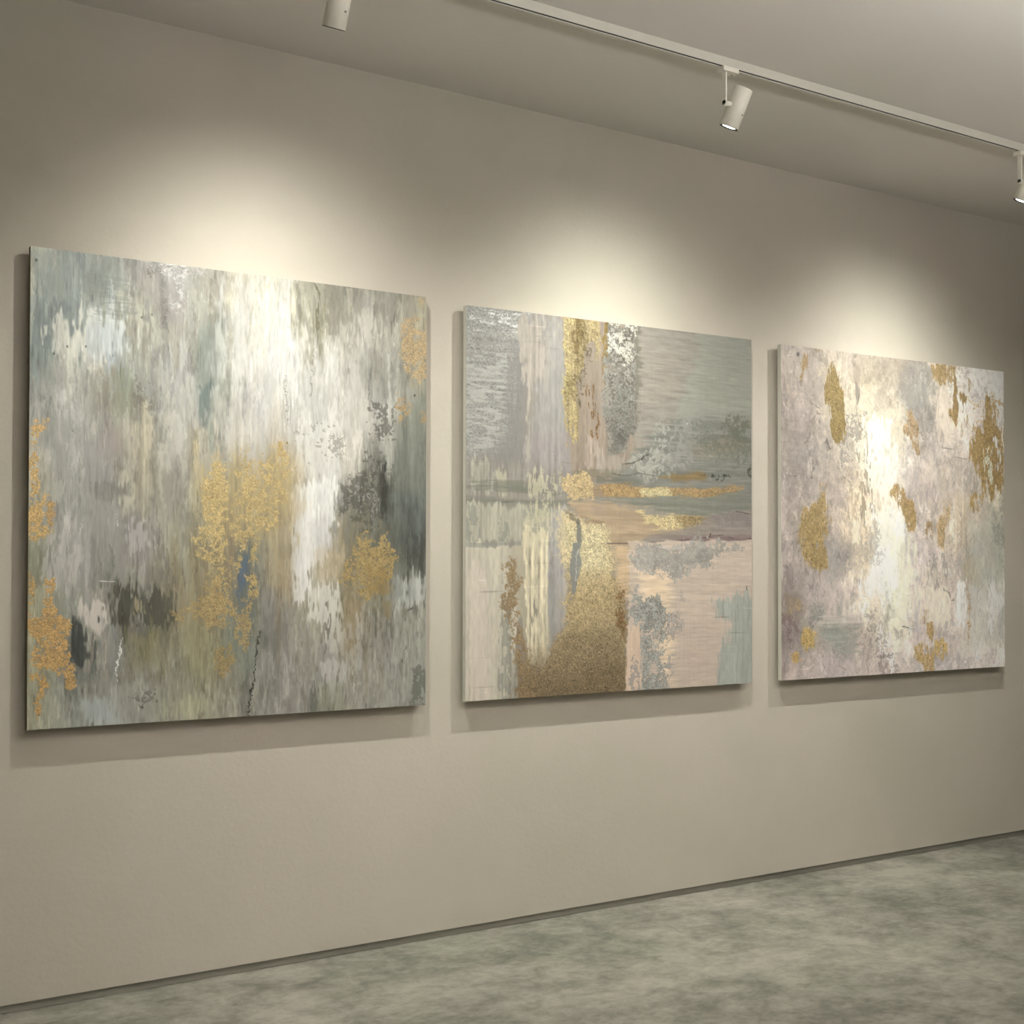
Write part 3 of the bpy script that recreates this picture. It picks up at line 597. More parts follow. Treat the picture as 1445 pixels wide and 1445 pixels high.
STROKES2 = [
('s',[291,267,231],[(640,400),(1080,400),(1080,1010),(640,1010)],1,2,0,'v',0,0,0.03),
('s',[303,305,292],[(640,415),(742,435),(738,500),(735,560),(722,650),(640,650)],0.92,10,4,'h',3,0,0.07),
('s',[573,586,588],[(655,432),(742,443),(734,470),(655,462)],0.75,4,4,'h',3,0.5,0.0),
('s',[226,220,193],[(652,445),(728,455),(722,620),(652,640)],0.5,6,4,'h',3,0.56,0.0),
('s',[435,439,417],[(652,500),(722,500),(712,632),(652,640)],0.6,6,4,'h',0,0.58,0.0),
('s',[227,218,210],[(722,480),(745,490),(752,560),(748,640),(742,670),(690,655),(712,610)],0.85,8,6,'v',0,0,0.0),
('s',[302,289,278],[(734,440),(802,448),(806,560),(812,640),(818,700),(744,700),(740,640),(748,560),(736,500)],0.92,5,8,'v',0,0,0.06),
('s',[370,334,295],[(728,446),(772,452),(776,500),(772,530),(756,545),(748,560),(738,530),(732,490)],0.92,4,12,'v',0,0,0.06),
('s',[293,286,270],[(772,450),(796,452),(800,540),(806,620),(776,620),(770,560),(776,500)],0.8,6,8,'v',0,0,0.05),
('s',[298,265,266],[(745,610),(805,610),(812,690),(745,680)],0.6,10,8,'v',0,0,0.06),
('s',[423,382,321],[(742,560),(746,560),(747,650),(743,650)],0.6,1.5,3,'v',0,0,0.0),
('s',[272,224,180],[(800,444),(912,455),(908,560),(892,640),(872,684),(806,684),(800,600)],0.92,3,4,'v',0,0,0.05),
('s',[195,170,142],[(822,480),(842,480),(850,540),(848,600),(830,560)],0.4,6,6,'v',0,0,0.0),
('s',[373,315,274],[(826,610),(842,615),(845,665),(824,665)],0.6,3,8,'v',0,0,0.1),
('s',[360,294,156],[(792,444),(850,452),(849,480),(845,505),(840,478),(828,485),(820,530),(818,575),(812,620),(805,628),(797,570),(793,500)],0.92,2,6,'v',1,0,0.1),
('s',[136,94,31],[(807,447),(822,450),(816,480),(812,500),(808,480)],0.8,2,5,'v',1,0.2,0.0),
('s',[91,80,56],[(815,532),(820,535),(822,570),(820,592),(816,570)],0.92,1.5,3,'v',0,0,0.0),
('s',[168,99,43],[(824,540),(836,545),(838,575),(844,600),(841,620),(832,612),(828,580)],0.92,2,6,'v',1,0.3,0.0),
('s',[209,147,48],[(850,454),(859,455),(857,500),(853,540),(849,540),(851,490)],0.92,2,4,'v',1,0,0.0),
('s',[215,206,185],[(856,455),(906,461),(906,540),(902,585),(892,620),(880,640),(858,642),(851,600),(850,545),(855,500)],0.92,2,5,'i',2,0,0.0),
('s',[403,403,369],[(862,458),(894,462),(890,560),(876,600),(862,580),(858,500)],0.92,4,8,'i',2,0.48,0.0),
('s',[113,115,98],[(856,500),(890,500),(890,630),(862,635)],0.8,4,8,'i',2,0.56,0.0),
('s',[159,152,123],[(894,461),(906,462),(905,545),(896,560)],0.75,3,3,'v',0,0,0.0),
('s',[263,243,217],[(906,455),(1000,470),(990,560),(960,600),(905,650),(900,600)],0.92,4,5,'h',0,0,0.07),
('s',[285,258,220],[(910,500),(975,500),(965,560),(908,580)],0.5,4,6,'h',0,0.5,0.0),
('s',[278,286,250],[(985,465),(1080,478),(1080,590),(1000,600),(962,640),(952,590),(962,555),(980,520)],0.92,7,5,'h',0,0,0.03),
('s',[196,202,182],[(858,672),(895,640),(930,600),(962,590),(1000,590),(1080,600),(1080,705),(860,700)],0.92,6,7,'h',0,0,0.08),
('s',[159,165,132],[(980,608),(1010,590),(1062,592),(1062,650),(1000,650),(975,630)],0.7,8,9,'i',0,0.3,0.0),
('s',[239,213,164],[(970,630),(1040,622),(1040,640),(985,645)],0.5,6,6,'h',0,0,0.0),
('s',[349,344,306],[(895,652),(910,628),(928,604),(948,592),(950,612),(942,640),(935,665),(915,672),(900,665)],0.85,4,9,'i',0,0.3,0.0),
('s',[266,260,239],[(940,610),(975,600),(990,640),(945,655)],0.6,6,9,'i',0,0.35,0.0),
('s',[382,386,343],[(985,636),(1062,630),(1062,655),(990,656)],0.75,3,5,'i',0,0.56,0.0),
('s',[95,99,76],[(985,640),(1062,634),(1062,660),(990,656)],0.6,3,5,'i',0,0.6,0.0),
('s',[226,160,72],[(922,674),(958,668),(985,664),(1002,671),(990,679),(950,682)],0.85,3,4,'h',0,0,0.0),
('s',[141,98,43],[(984,667),(996,667),(998,674),(988,674)],0.8,2,2,'v',0,0,0.0),
('s',[39,39,27],[(1000,672),(1058,664),(1056,672),(1004,678)],0.8,1,3,'i',0,0.6,0.0),
('s',[197,180,134],[(800,660),(850,655),(880,664),(870,676),(820,676)],0.7,5,6,'h',0,0,0.0),
('s',[222,222,200],[(840,678),(900,680),(1062,680),(1062,692),(960,690),(840,684)],0.92,3,3,'h',0,0,0.0),
('s',[307,230,154],[(828,684),(870,682),(900,688),(900,703),(830,702)],0.92,3,3,'h',0,0,0.0),
('s',[390,273,138],[(846,686),(866,683),(900,687),(960,689),(1010,690),(1050,688),(1034,697),(990,703),(940,702),(890,702),(850,700)],0.92,2,3,'h',1,0,0.0),
('s',[634,562,338],[(905,690),(940,689),(945,699),(905,699)],0.85,4,3,'h',1,0,0.0),  # highlight on the gold lens, painted as paler gold
('s',[157,157,126],[(848,701),(900,703),(955,702),(955,704),(900,705)],0.7,1,1,'v',0,0,0.0),
('s',[213,218,187],[(640,696),(720,702),(790,703),(850,703),(940,705),(1000,704),(1080,688),(1080,735),(1000,732),(930,722),(880,712),(830,706),(790,716),(720,712),(640,708)],0.92,3,4,'h',0,0,0.05),
('s',[289,283,276],[(822,708),(850,706),(858,716),(828,722)],0.8,4,4,'h',0,0,0.0),
('s',[268,251,231],[(640,645),(760,655),(800,668),(800,700),(640,698)],0.9,8,8,'v',0,0,0.1),
('s',[464,439,341],[(700,664),(718,668),(714,700),(702,696)],0.8,4,6,'v',0,0,0.0),
('s',[386,381,312],[(662,655),(692,655),(690,690),(664,690)],0.6,4,8,'v',0,0,0.15),
('s',[187,191,157],[(664,676),(720,680),(765,690),(760,694),(700,688),(664,684)],0.75,3,5,'h',0,0,0.0),
('s',[414,400,329],[(640,708),(720,714),(790,716),(795,770),(640,768)],0.9,3,5,'v',0,0,0.08),
('s',[224,237,210],[(656,712),(672,715),(672,765),(658,762)],0.7,3,5,'v',0,0.35,0.0),
('s',[219,232,205],[(698,735),(716,738),(720,764),(700,764)],0.7,3,6,'v',0,0.35,0.0),
('s',[251,264,226],[(740,715),(800,718),(798,728),(740,728)],0.6,3,4,'h',0,0,0.0),
('s',[531,500,418],[(640,768),(745,768),(735,850),(718,1010),(640,1010)],0.92,2,4,'v',0,0,0.05),
('s',[620,553,488],[(658,800),(690,800),(690,990),(660,990)],0.6,10,6,'v',0,0,0.0),
('s',[418,384,300],[(716,768),(745,768),(752,850),(745,930),(730,860)],0.85,5,5,'v',0,0,0.0),
('s',[258,267,242],[(658,765),(770,764),(770,768),(658,771)],0.7,1,1.5,'h',0,0,0.0),
('s',[627,575,430],[(741,748),(774,748),(778,850),(776,905),(768,938),(750,938),(746,850)],0.92,2,6,'v',0,0,0.16),
('s',[394,382,377],[(776,716),(795,716),(800,780),(802,830),(796,870),(788,900),(777,915),(776,850)],0.92,3,5,'v',0,0,0.05),
('s',[296,297,275],[(775,810),(781,810),(784,900),(776,905)],0.5,2,3,'v',0,0,0.0),
('s',[446,355,206],[(808,830),(886,800),(887,985),(725,1000),(735,950),(742,925),(748,945),(762,940),(778,920),(795,880)],0.92,3,6,'i',1,0,0.0),
('s',[273,209,127],[(735,930),(800,895),(884,880),(888,990),(720,1000)],0.75,26,8,'i',1,0,0.0),
('s',[201,152,90],[(735,960),(884,930),(888,995),(720,1005)],0.8,22,6,'i',1,0,0.0),
('s',[602,505,313],[(788,718),(806,722),(812,730),(850,735),(868,745),(872,790),(860,830),(820,838),(800,815),(788,790)],0.92,8,5,'i',1,0,0.0),  # upper gold paled: lamp glow put into the leaf colour
('s',[709,635,418],[(795,740),(860,745),(856,800),(820,805),(800,790)],0.8,14,5,'i',1,0,0.0),  # brightest part of that painted glow
('s',[509,406,234],[(800,812),(868,812),(880,870),(800,880)],0.6,16,6,'i',1,0,0.0),
('s',[583,443,291],[(866,765),(905,765),(900,830),(884,850),(872,830)],0.92,8,4,'h',0,0,0.05),
('s',[195,112,46],[(870,820),(882,812),(886,860),(884,900),(868,885),(864,860)],0.85,4,7,'i',1,0.15,0.0),
('s',[281,205,116],[(714,800),(722,788),(732,850),(740,905),(752,950),(752,1005),(722,1005),(718,900),(708,850)],0.92,3,6,'i',1,0.3,0.0),
('s',[285,281,244],[(704,890),(716,865),(724,920),(732,1005),(704,1005)],0.92,2,7,'v',0,0.25,0.1),
('s',[224,238,233],[(806,765),(818,764),(819,790),(815,825),(808,838),(803,820),(802,800),(805,785)],0.92,1,1.5,'v',0,0,0.0),
('s',[201,205,187],[(813,735),(819,735),(820,764),(812,764)],0.92,1.2,2,'v',0,0,0.0),
('s',[164,142,107],[(796,720),(812,728),(818,738),(812,740),(802,730)],0.8,1.2,2,'v',0,0,0.0),
('l',[545,532,487],[(815,775),(812,800),(811,820)],1.0,0.8),
('s',[514,402,230],[(789,668),(826,670),(832,698),(818,704),(806,712),(798,702),(789,698)],0.92,2,5,'i',1,0,0.0),
('s',[420,325,224],[(805,708),(860,708),(905,716),(960,738),(965,752),(900,764),(862,764),(850,742),(815,730)],0.92,4,5,'h',0,0,0.05),
('s',[229,162,106],[(818,728),(855,736),(852,741),(820,734)],0.6,1.5,2,'h',0,0.2,0.0),
('s',[628,527,309],[(893,716),(920,722),(955,728),(995,732),(985,742),(960,748),(935,749),(908,738)],0.92,2,4,'h',1,0,0.0),
('s',[226,153,73],[(955,730),(1000,732),(995,739),(965,746)],0.7,5,3,'h',1,0,0.0),
('s',[291,255,230],[(900,765),(935,752),(980,745),(1005,732),(1040,722),(1080,718),(1080,770),(930,772)],0.92,4,5,'h',0,0,0.06),
('s',[219,192,194],[(1000,730),(1030,722),(1062,722),(1062,745),(1020,742)],0.7,3,5,'i',0,0.3,0.0),
('s',[226,161,168],[(950,762),(985,756),(1040,752),(1062,755),(1062,765),(990,768)],0.7,4,4,'h',0,0,0.0),
('l',[135,92,95],[(856,767),(900,767),(940,764),(985,761),(1002,757),(1020,755)],1.2,0.8),
('l',[127,85,87],[(1028,758),(1045,764),(1060,760)],1.0,0.8),
('l',[79,50,50],[(1040,722),(1060,726)],1.0,0.8),
('s',[102,58,46],[(1000,752),(1004,752),(1003,760),(999,759)],0.92,1,1,'v',0,0,0.0),
('s',[570,483,409],[(886,764),(1080,764),(1080,1000),(884,1000)],0.92,1.5,2,'h',0,0,0.03),
('s',[809,650,470],[(900,806),(950,806),(945,850),(944,960),(934,960),(930,870),(905,840)],0.8,10,5,'h',0,0,0.05),
('s',[512,427,365],[(965,880),(1020,870),(1015,960),(965,960)],0.55,14,5,'h',0,0,0.0),
('s',[324,314,292],[(896,774),(940,767),(1000,768),(1062,772),(1035,778),(1012,790),(1002,802),(985,800),(966,812),(950,816),(940,806),(920,812),(905,802),(897,800)],0.92,1.5,8,'i',0,0,0.1),
('s',[468,444,419],[(900,790),(960,795),(950,810),(910,806)],0.6,3,6,'i',0,0.5,0.0),
('l',[516,508,497],[(925,771),(945,775),(965,773)],1.0,0.6),
('s',[315,325,311],[(888,828),(900,832),(908,845),(925,846),(938,862),(938,900),(936,920),(944,940),(948,985),(896,985),(900,930),(896,890),(886,870)],0.92,1.5,8,'i',2,0.16,0.0),
('s',[643,504,392],[(886,885),(902,880),(904,930),(898,985),(885,985)],0.92,2,3,'v',0,0,0.0),
('s',[316,302,301],[(892,920),(898,920),(898,982),(890,982)],0.8,1.5,4,'i',0,0.4,0.0),
('s',[338,315,297],[(942,865),(958,862),(962,882),(950,900),(944,885)],0.8,2,6,'i',2,0.3,0.0),
('s',[377,341,321],[(940,930),(950,925),(950,980),(942,980)],0.8,1.5,5,'i',0,0.4,0.0),
('s',[323,301,283],[(955,838),(970,836),(968,850),(960,848)],0.5,2,4,'i',0,0.4,0.0),
('s',[350,378,349],[(1008,848),(1030,842),(1080,836),(1080,1000),(996,1000),(1008,950),(1022,905),(1030,880),(1012,870)],0.92,3,6,'v',0,0,0.06),
('l',[60,46,34],[(1054,828),(1054,832)],1.2,0.8),
('l',[40,37,28],[(879,655),(893,653),(903,648),(912,641)],1.1,0.85),
('l',[121,116,97],[(707,709),(725,708)],0.9,0.8),
('s',[559,576,613],[(970.6,598.0),(970.3,599.1),(969.5,599.7),(968.5,599.7),(967.7,599.1),(967.4,598.0),(967.7,596.9),(968.5,596.3),(969.5,596.3),(970.3,596.9)],0.92,0.8,0.4,'v',0,0,0.0),
('l',[516,479,327],[(790,672),(790,700)],0.9,0.6),
('l',[524,488,333],[(781,668),(781,712)],0.9,0.6),
('l',[567,531,376],[(772,672),(773,740)],1,0.6),
('l',[508,483,344],[(765,662),(766,735)],1,0.6),
('l',[521,486,336],[(757,680),(757,745)],1,0.6),
('l',[560,525,368],[(749,690),(748,745)],1,0.6),
('l',[103,102,77],[(862,668),(880,672),(900,668),(930,672)],1.4,0.6),
('l',[380,383,362],[(905,662),(915,650),(925,640),(938,628)],1.2,0.7),
('l',[411,415,404],[(915,665),(930,655),(945,640)],1.2,0.6),
('s',[127,131,106],[(985,596),(1062,590),(1062,612),(1000,614)],0.6,3,6,'i',0,0.5,0.0),
('s',[129,134,103],[(965,615),(1062,610),(1062,650),(980,640)],0.6,3,6,'i',0,0.52,0.0),
('s',[286,287,260],[(900,600),(1000,560),(1000,640),(930,665)],0.5,6,9,'i',0,0.55,0.0),
('s',[125,125,98],[(842,672),(900,676),(905,682),(842,680)],0.6,2,3,'h',0,0,0.0),
('s',[347,318,283],[(840,640),(880,645),(876,664),(838,664)],0.5,4,5,'v',0,0,0.0),
('s',[163,173,145],[(658,682),(740,690),(795,694),(795,700),(740,698),(658,690)],0.6,2,3,'h',0,0,0.0),
('s',[549,512,371],[(745,668),(790,672),(790,702),(745,700)],0.55,2,6,'v',0,0.5,0.0),
('s',[570,533,374],[(742,705),(798,708),(798,765),(742,765)],0.45,2,6,'v',0,0.5,0.0),
('s',[322,254,218],[(836,716),(880,716),(905,730),(880,742),(840,728)],0.5,4,4,'h',0,0.4,0.0),
('s',[435,419,365],[(872,462),(892,464),(890,505),(880,520),(874,500)],0.8,3,5,'i',2,0.3,0.0),
('s',[412,354,171],[(794,452),(806,452),(806,520),(800,560),(796,520)],0.6,2,4,'i',1,0.4,0.0),
('s',[70,50,18],[(800,470),(846,470),(830,500),(815,560),(802,560)],0.6,2,4,'i',1,0.66,0.0)]
GRID3 = ([1100, 1140, 1180, 1220, 1260, 1300, 1340, 1380, 1420], [490, 540, 590, 640, 690, 740, 790, 840, 890, 940], [549,486,450,509,453,408,495,434,369,455,397,336,411,360,312,481,434,392,655,584,534,930,893,840,930,930,930,468,411,380,447,393,360,520,454,362,518,455,358,518,455,378,389,367,338,695,619,536,910,837,807,930,930,930,395,344,320,379,331,308,591,530,443,654,601,499,599,539,455,368,338,317,770,676,572,779,710,676,907,833,775,410,357,323,392,353,328,490,434,371,795,733,617,787,739,678,502,449,417,680,605,550,732,647,579,742,652,520,453,394,369,437,389,358,489,425,380,804,690,546,926,841,722,543,471,434,683,610,554,595,539,473,625,565,457,457,400,374,458,403,359,532,460,404,849,721,569,930,930,851,642,573,533,783,682,565,670,599,512,585,590,507,466,409,386,458,404,369,483,439,412,747,650,521,930,930,830,717,625,614,796,695,612,574,534,480,565,589,507,339,291,272,464,409,390,567,497,469,930,831,694,930,930,784,764,650,618,834,721,652,689,664,625,806,769,695,294,253,244,406,371,340,379,374,342,650,571,508,930,886,741,760,663,630,810,716,662,734,696,625,809,770,693,456,385,365,467,406,377,472,425,409,620,540,508,793,692,645,633,576,560,695,631,635,824,742,714,884,809,769])  # bright middle columns include the lamp reflection as pale paint
STROKES3 = [
('s',[519,464,409],[(1185,500),(1205,500),(1200,560),(1196,640),(1185,640),(1192,580)],0.6,5,8,'v',0,0,0.1),
('s',[635,573,462],[(1205,540),(1245,560),(1270,590),(1268,640),(1215,640),(1205,590)],0.7,9,12,'i',0,0,0.0),
('s',[930,918,819],[(1218,595),(1262,590),(1262,680),(1255,720),(1262,760),(1248,790),(1232,760),(1240,710),(1225,670)],0.85,8,9,'v',0,0,0.0),  # upper part of the lamp reflection streak, painted as near-white colour
('s',[930,930,930],[(1235,780),(1256,770),(1250,830),(1228,850),(1222,880),(1215,860),(1218,820)],0.8,6,9,'v',0,0,0.0),  # lower part of the painted reflection streak
('s',[930,930,930],[(1238,880),(1250,890),(1262,935),(1255,950),(1248,925),(1240,905)],0.7,3,6,'v',0,0.2,0.0),
('s',[274,229,201],[(1200,510),(1215,515),(1212,560),(1207,560)],0.5,3,6,'v',0,0,0.0),
('s',[196,178,173],[(1206,540),(1212,545),(1212,565),(1208,570)],0.55,2,4,'v',0,0,0.0),
('s',[344,296,246],[(1215,505),(1280,512),(1275,540),(1240,550),(1218,530)],0.6,8,9,'i',0,0,0.06),
('s',[307,266,237],[(1225,555),(1245,550),(1252,575),(1240,580)],0.45,4,6,'i',0,0,0.0),
('s',[257,234,220],[(1190,600),(1212,590),(1215,650),(1200,675),(1185,655)],0.7,4,10,'i',0,0.5,0.0),
('s',[441,357,259],[(1195,680),(1240,640),(1232,760),(1200,760)],0.6,8,12,'v',0,0.55,0.0),
('s',[276,222,160],[(1215,600),(1222,600),(1226,720),(1220,740),(1216,680)],0.55,2,5,'v',0,0.45,0.0),
('s',[362,334,306],[(1190,770),(1240,750),(1238,790),(1200,800)],0.5,6,9,'i',0,0.35,0.0),
('s',[930,870,718],[(1203,735),(1212,735),(1212,768),(1204,765)],0.8,2,3,'v',0,0,0.0),
('s',[269,252,242],[(1275,520),(1290,518),(1292,560),(1276,560)],0.6,4,7,'i',0,0.3,0.0),
('s',[313,305,285],[(1280,550),(1302,550),(1302,575),(1282,580)],0.75,4,5,'v',0,0,0.0),
('s',[256,236,219],[(1292,575),(1305,580),(1318,600),(1312,640),(1302,630),(1298,600)],0.7,5,9,'i',0,0.2,0.0),
('s',[787,686,593],[(1325,555),(1340,552),(1345,610),(1330,625),(1322,600)],0.7,5,8,'v',0,0,0.0),
('s',[490,433,431],[(1275,665),(1318,660),(1325,700),(1300,715),(1275,700)],0.6,9,6,'i',0,0,0.0),
('s',[314,265,255],[(1320,672),(1328,672),(1328,688),(1322,690)],0.6,3,4,'v',0,0,0.0),
('s',[409,370,336],[(1350,655),(1372,645),(1385,690),(1372,700),(1355,680)],0.6,6,9,'v',0,0.2,0.0),
('s',[615,513,382],[(1345,700),(1365,700),(1368,790),(1352,790)],0.55,5,6,'v',0,0,0.16),
('s',[467,446,425],[(1335,780),(1385,770),(1392,810),(1370,835),(1345,815)],0.7,7,9,'i',0,0.15,0.0),
('s',[498,405,226],[(1360,790),(1382,790),(1380,822),(1362,825)],0.5,5,7,'i',0,0,0.0),
('s',[616,620,554],[(1370,740),(1418,730),(1418,830),(1380,850),(1370,820)],0.55,8,8,'v',0,0,0.0),
('s',[336,343,293],[(1404,725),(1418,715),(1418,765),(1406,765)],0.7,3,6,'i',0,0.3,0.0),
('s',[727,712,660],[(1366,832),(1418,835),(1418,905),(1370,915)],0.6,8,6,'v',0,0,0.0),
('s',[930,930,899],[(1349,824),(1362,820),(1363,870),(1358,885),(1348,870)],0.85,2,4,'v',0,0,0.12),
('s',[930,930,930],[(1395,830),(1403,820),(1412,850),(1402,885),(1396,890)],0.6,4,6,'v',0,0,0.0),
('s',[461,486,440],[(1410,870),(1416,860),(1413,900),(1405,925)],0.6,2,4,'v',0,0.2,0.0),
('s',[415,366,355],[(1318,885),(1345,870),(1345,905),(1325,900)],0.55,5,7,'i',0,0.2,0.0),
('s',[505,477,553],[(1288,820),(1296,815),(1297,890),(1290,895)],0.5,5,5,'v',0,0,0.0),
('s',[930,884,754],[(1298,830),(1335,830),(1338,870),(1325,885),(1302,880)],0.6,5,6,'v',0,0,0.0),
('s',[294,265,245],[(1308,778),(1325,782),(1322,830),(1315,830),(1312,800)],0.65,2,6,'i',0,0.45,0.0),
('s',[268,241,232],[(1330,780),(1336,790),(1338,825),(1332,820)],0.6,2,5,'v',0,0.3,0.0),
('s',[421,383,361],[(1278,765),(1302,765),(1298,795),(1282,795)],0.5,5,7,'i',0,0.2,0.0),
('s',[349,312,296],[(1104,560),(1140,590),(1145,640),(1110,690),(1103,620)],0.45,10,6,'h',0,0,0.06),
('s',[210,188,167],[(1140,600),(1150,595),(1152,640),(1142,660)],0.45,3,6,'v',0,0.3,0.0),
('s',[367,350,333],[(1158,770),(1180,760),(1195,800),(1175,830),(1160,800)],0.55,5,8,'i',0,0.25,0.0),
('s',[232,179,176],[(1103,800),(1125,790),(1140,810),(1130,835),(1104,850)],0.7,4,8,'i',0,0.4,0.0),
('s',[255,206,150],[(1105,835),(1130,830),(1138,860),(1125,875),(1106,870)],0.6,5,7,'i',0,0,0.0),
('s',[197,141,143],[(1103,872),(1125,868),(1128,892),(1118,910),(1104,905)],0.75,4,7,'i',0,0.15,0.0),
('s',[214,225,199],[(1143,848),(1160,850),(1158,875),(1145,872)],0.6,4,7,'i',0,0.2,0.0),
('s',[321,346,302],[(1165,882),(1210,885),(1212,915),(1180,920),(1165,900)],0.7,5,6,'h',0,0,0.08),
('s',[539,491,460],[(1155,862),(1215,868),(1215,882),(1160,878)],0.6,3,4,'h',0,0,0.12),
('s',[584,521,491],[(1135,820),(1160,830),(1165,850),(1140,850)],0.5,4,9,'i',0,0.3,0.0),
('s',[339,300,278],[(1205,890),(1245,895),(1250,930),(1215,925)],0.65,4,8,'i',0,0.4,0.0),
('s',[289,241,232],[(1242,925),(1258,925),(1262,950),(1245,950)],0.7,3,6,'i',0,0.3,0.0),
('s',[621,536,523],[(1150,915),(1205,930),(1210,955),(1140,958)],0.6,6,8,'i',0,0,0.05),
('s',[375,341,307],[(1260,885),(1273,890),(1272,905),(1264,903)],0.6,2,3,'v',0,0,0.0),
('s',[428,396,390],[(1196,905),(1205,905),(1210,930),(1200,930)],0.5,3,4,'v',0,0,0.0),
('s',[282,247,216],[(1225,860),(1234,855),(1236,900),(1226,905)],0.6,2,6,'i',0,0.4,0.0),
('s',[930,930,883],[(1345,518),(1412,526),(1414,560),(1390,600),(1370,600),(1352,560)],0.55,7,10,'i',0,0.3,0.0),
('s',[736,633,526],[(1270,640),(1300,650),(1345,640),(1350,690),(1330,730),(1300,720)],0.4,8,12,'v',0,0.35,0.0),
('s',[930,857,714],[(1280,790),(1310,790),(1340,840),(1330,880),(1285,860)],0.45,8,10,'v',0,0.3,0.0),
('s',[930,927,753],[(1262,760),(1285,760),(1290,850),(1268,880)],0.55,8,8,'v',0,0,0.0),
('s',[614,521,435],[(1108,500),(1125,510),(1122,560),(1108,570)],0.4,5,9,'v',0,0.35,0.0),
('s',[307,224,90],[(1172,506),(1178,520),(1184,540),(1190,552),(1193,600),(1189,622),(1181,624),(1170,612),(1169,600),(1173,588),(1165,570),(1163,548),(1167,530)],0.92,1.5,3,'v',1,0,0.0),
('s',[379,267,134],[(1133,494),(1139,508),(1137,525),(1130,540),(1126,532),(1130,522),(1132,508)],0.92,1.5,3,'v',1,0,0.0),
('s',[296,209,114],[(1152,491),(1158,492),(1156,499),(1152,498)],0.92,1,2,'v',1,0,0.0),
('s',[441,324,151],[(1155,682),(1161,684),(1163,700),(1168,715),(1168,750),(1160,765),(1170,800),(1155,805),(1140,795),(1132,780),(1124,765),(1126,745),(1130,725),(1140,715),(1150,712),(1158,700)],0.92,3,4,'v',1,0.08,0.0),
('s',[479,349,169],[(1307,510),(1342,514),(1346,520),(1348,540),(1340,542),(1325,543),(1315,535),(1312,520)],0.92,1.5,4,'v',1,0.1,0.0),
('s',[437,299,129],[(1344,540),(1350,542),(1351,570),(1353,580),(1347,600),(1341,582),(1345,560)],0.92,1.2,3,'v',1,0,0.0),
('s',[423,291,125],[(1351,553),(1365,560),(1364,600),(1361,620),(1356,615),(1360,590),(1360,570)],0.92,1.2,3,'v',1,0.1,0.0),
('s',[451,324,168],[(1367,535),(1371,538),(1370,555),(1367,550)],0.92,1,2,'v',1,0,0.0),
('s',[517,362,155],[(1364,628),(1374,612),(1380,605),(1386,622),(1391,610),(1392,560),(1396,562),(1396,620),(1404,610),(1417,598),(1417,685),(1408,688),(1402,692),(1396,704),(1388,690),(1380,668),(1368,645)],0.92,1.2,6,'v',1,0,0.0),
('s',[930,930,752],[(1390,635),(1395,632),(1397,660),(1395,685),(1392,665)],0.92,1,3,'v',1,0.2,0.0),  # painted highlight sliver on the gold island
('s',[930,930,917],[(1407,620),(1411,620),(1411,665),(1407,665)],0.92,1,3,'v',0,0.3,0.0),
('s',[537,389,187],[(1368,555),(1417,560),(1417,610),(1370,615)],0.92,1,4,'i',1,0.68,0.0),
('s',[434,315,190],[(1275,574),(1284,580),(1290,592),(1298,592),(1299,620),(1297,640),(1287,638),(1284,620),(1272,612),(1272,600),(1278,595)],0.92,2,4,'v',1,0.1,0.0),
('s',[502,350,163],[(1256,688),(1262,682),(1274,686),(1282,702),(1292,708),(1294,735),(1290,752),(1280,748),(1276,730),(1262,706),(1254,698)],0.92,1.5,3,'v',1,0.08,0.0),
('s',[515,371,211],[(1303,738),(1314,728),(1318,745),(1316,762),(1306,756)],0.92,3,4,'v',1,0.15,0.0),
('s',[614,448,241],[(1338,698),(1343,715),(1342,735),(1338,750),(1332,776),(1324,770),(1324,745),(1332,725)],0.85,3,4,'v',1,0,0.0),
('s',[537,387,181],[(1369,700),(1386,698),(1384,714),(1376,726),(1370,715)],0.92,2,4,'v',1,0.15,0.0),
('s',[666,479,223],[(1287,912),(1302,908),(1312,912),(1318,920),(1317,948),(1308,948),(1304,938),(1292,932)],0.92,2,3,'v',1,0.05,0.0),
('s',[706,523,222],[(1319,906),(1330,903),(1337,908),(1338,926),(1328,932),(1320,922)],0.92,2,3,'v',1,0.05,0.0),
('s',[614,439,208],[(1308,880),(1316,878),(1318,892),(1312,904),(1308,894)],0.92,1.5,3,'v',1,0,0.0),
('s',[529,393,240],[(1303,858),(1308,862),(1306,885),(1301,880)],0.8,2,3,'v',1,0.2,0.0),
('s',[612,449,186],[(1131,888),(1142,882),(1150,895),(1147,912),(1137,918),(1130,910)],0.92,3,4,'v',1,0,0.0),
('s',[584,412,166],[(1115,922),(1128,920),(1130,930),(1124,940),(1117,934)],0.92,2,3,'v',1,0,0.0),
('s',[409,300,171],[(1116,848),(1130,842),(1134,860),(1124,872),(1116,864)],0.7,4,5,'v',1,0.2,0.0),
('l',[499,324,130],[(1365,820),(1367,850),(1367,880),(1366,910)],1.1,0.85),
('l',[143,126,114],[(1143,566),(1150,572),(1156,576)],0.9,0.85),
('l',[124,109,98],[(1150,580),(1154,584),(1158,584)],0.9,0.85),
('l',[117,108,97],[(1166,618),(1168,635)],1.3,0.85),
('l',[181,161,147],[(1154,645),(1148,662),(1144,675)],1.0,0.85),
('l',[178,153,139],[(1138,625),(1142,612)],1.0,0.85),
('s',[123,108,107],[(1127.8,500.0),(1127.5,501.8),(1126.6,502.9),(1125.4,502.9),(1124.5,501.8),(1124.2,500.0),(1124.5,498.2),(1125.4,497.1),(1126.6,497.1),(1127.5,498.2)],0.92,1,0.5,'v',0,0,0.0),
('l',[180,153,139],[(1120,515),(1122,510)],1.0,0.85),
('l',[229,191,190],[(1115,672),(1126,671)],0.9,0.85),
('l',[660,600,579],[(1104,690),(1108,672),(1113,660)],0.8,0.85),
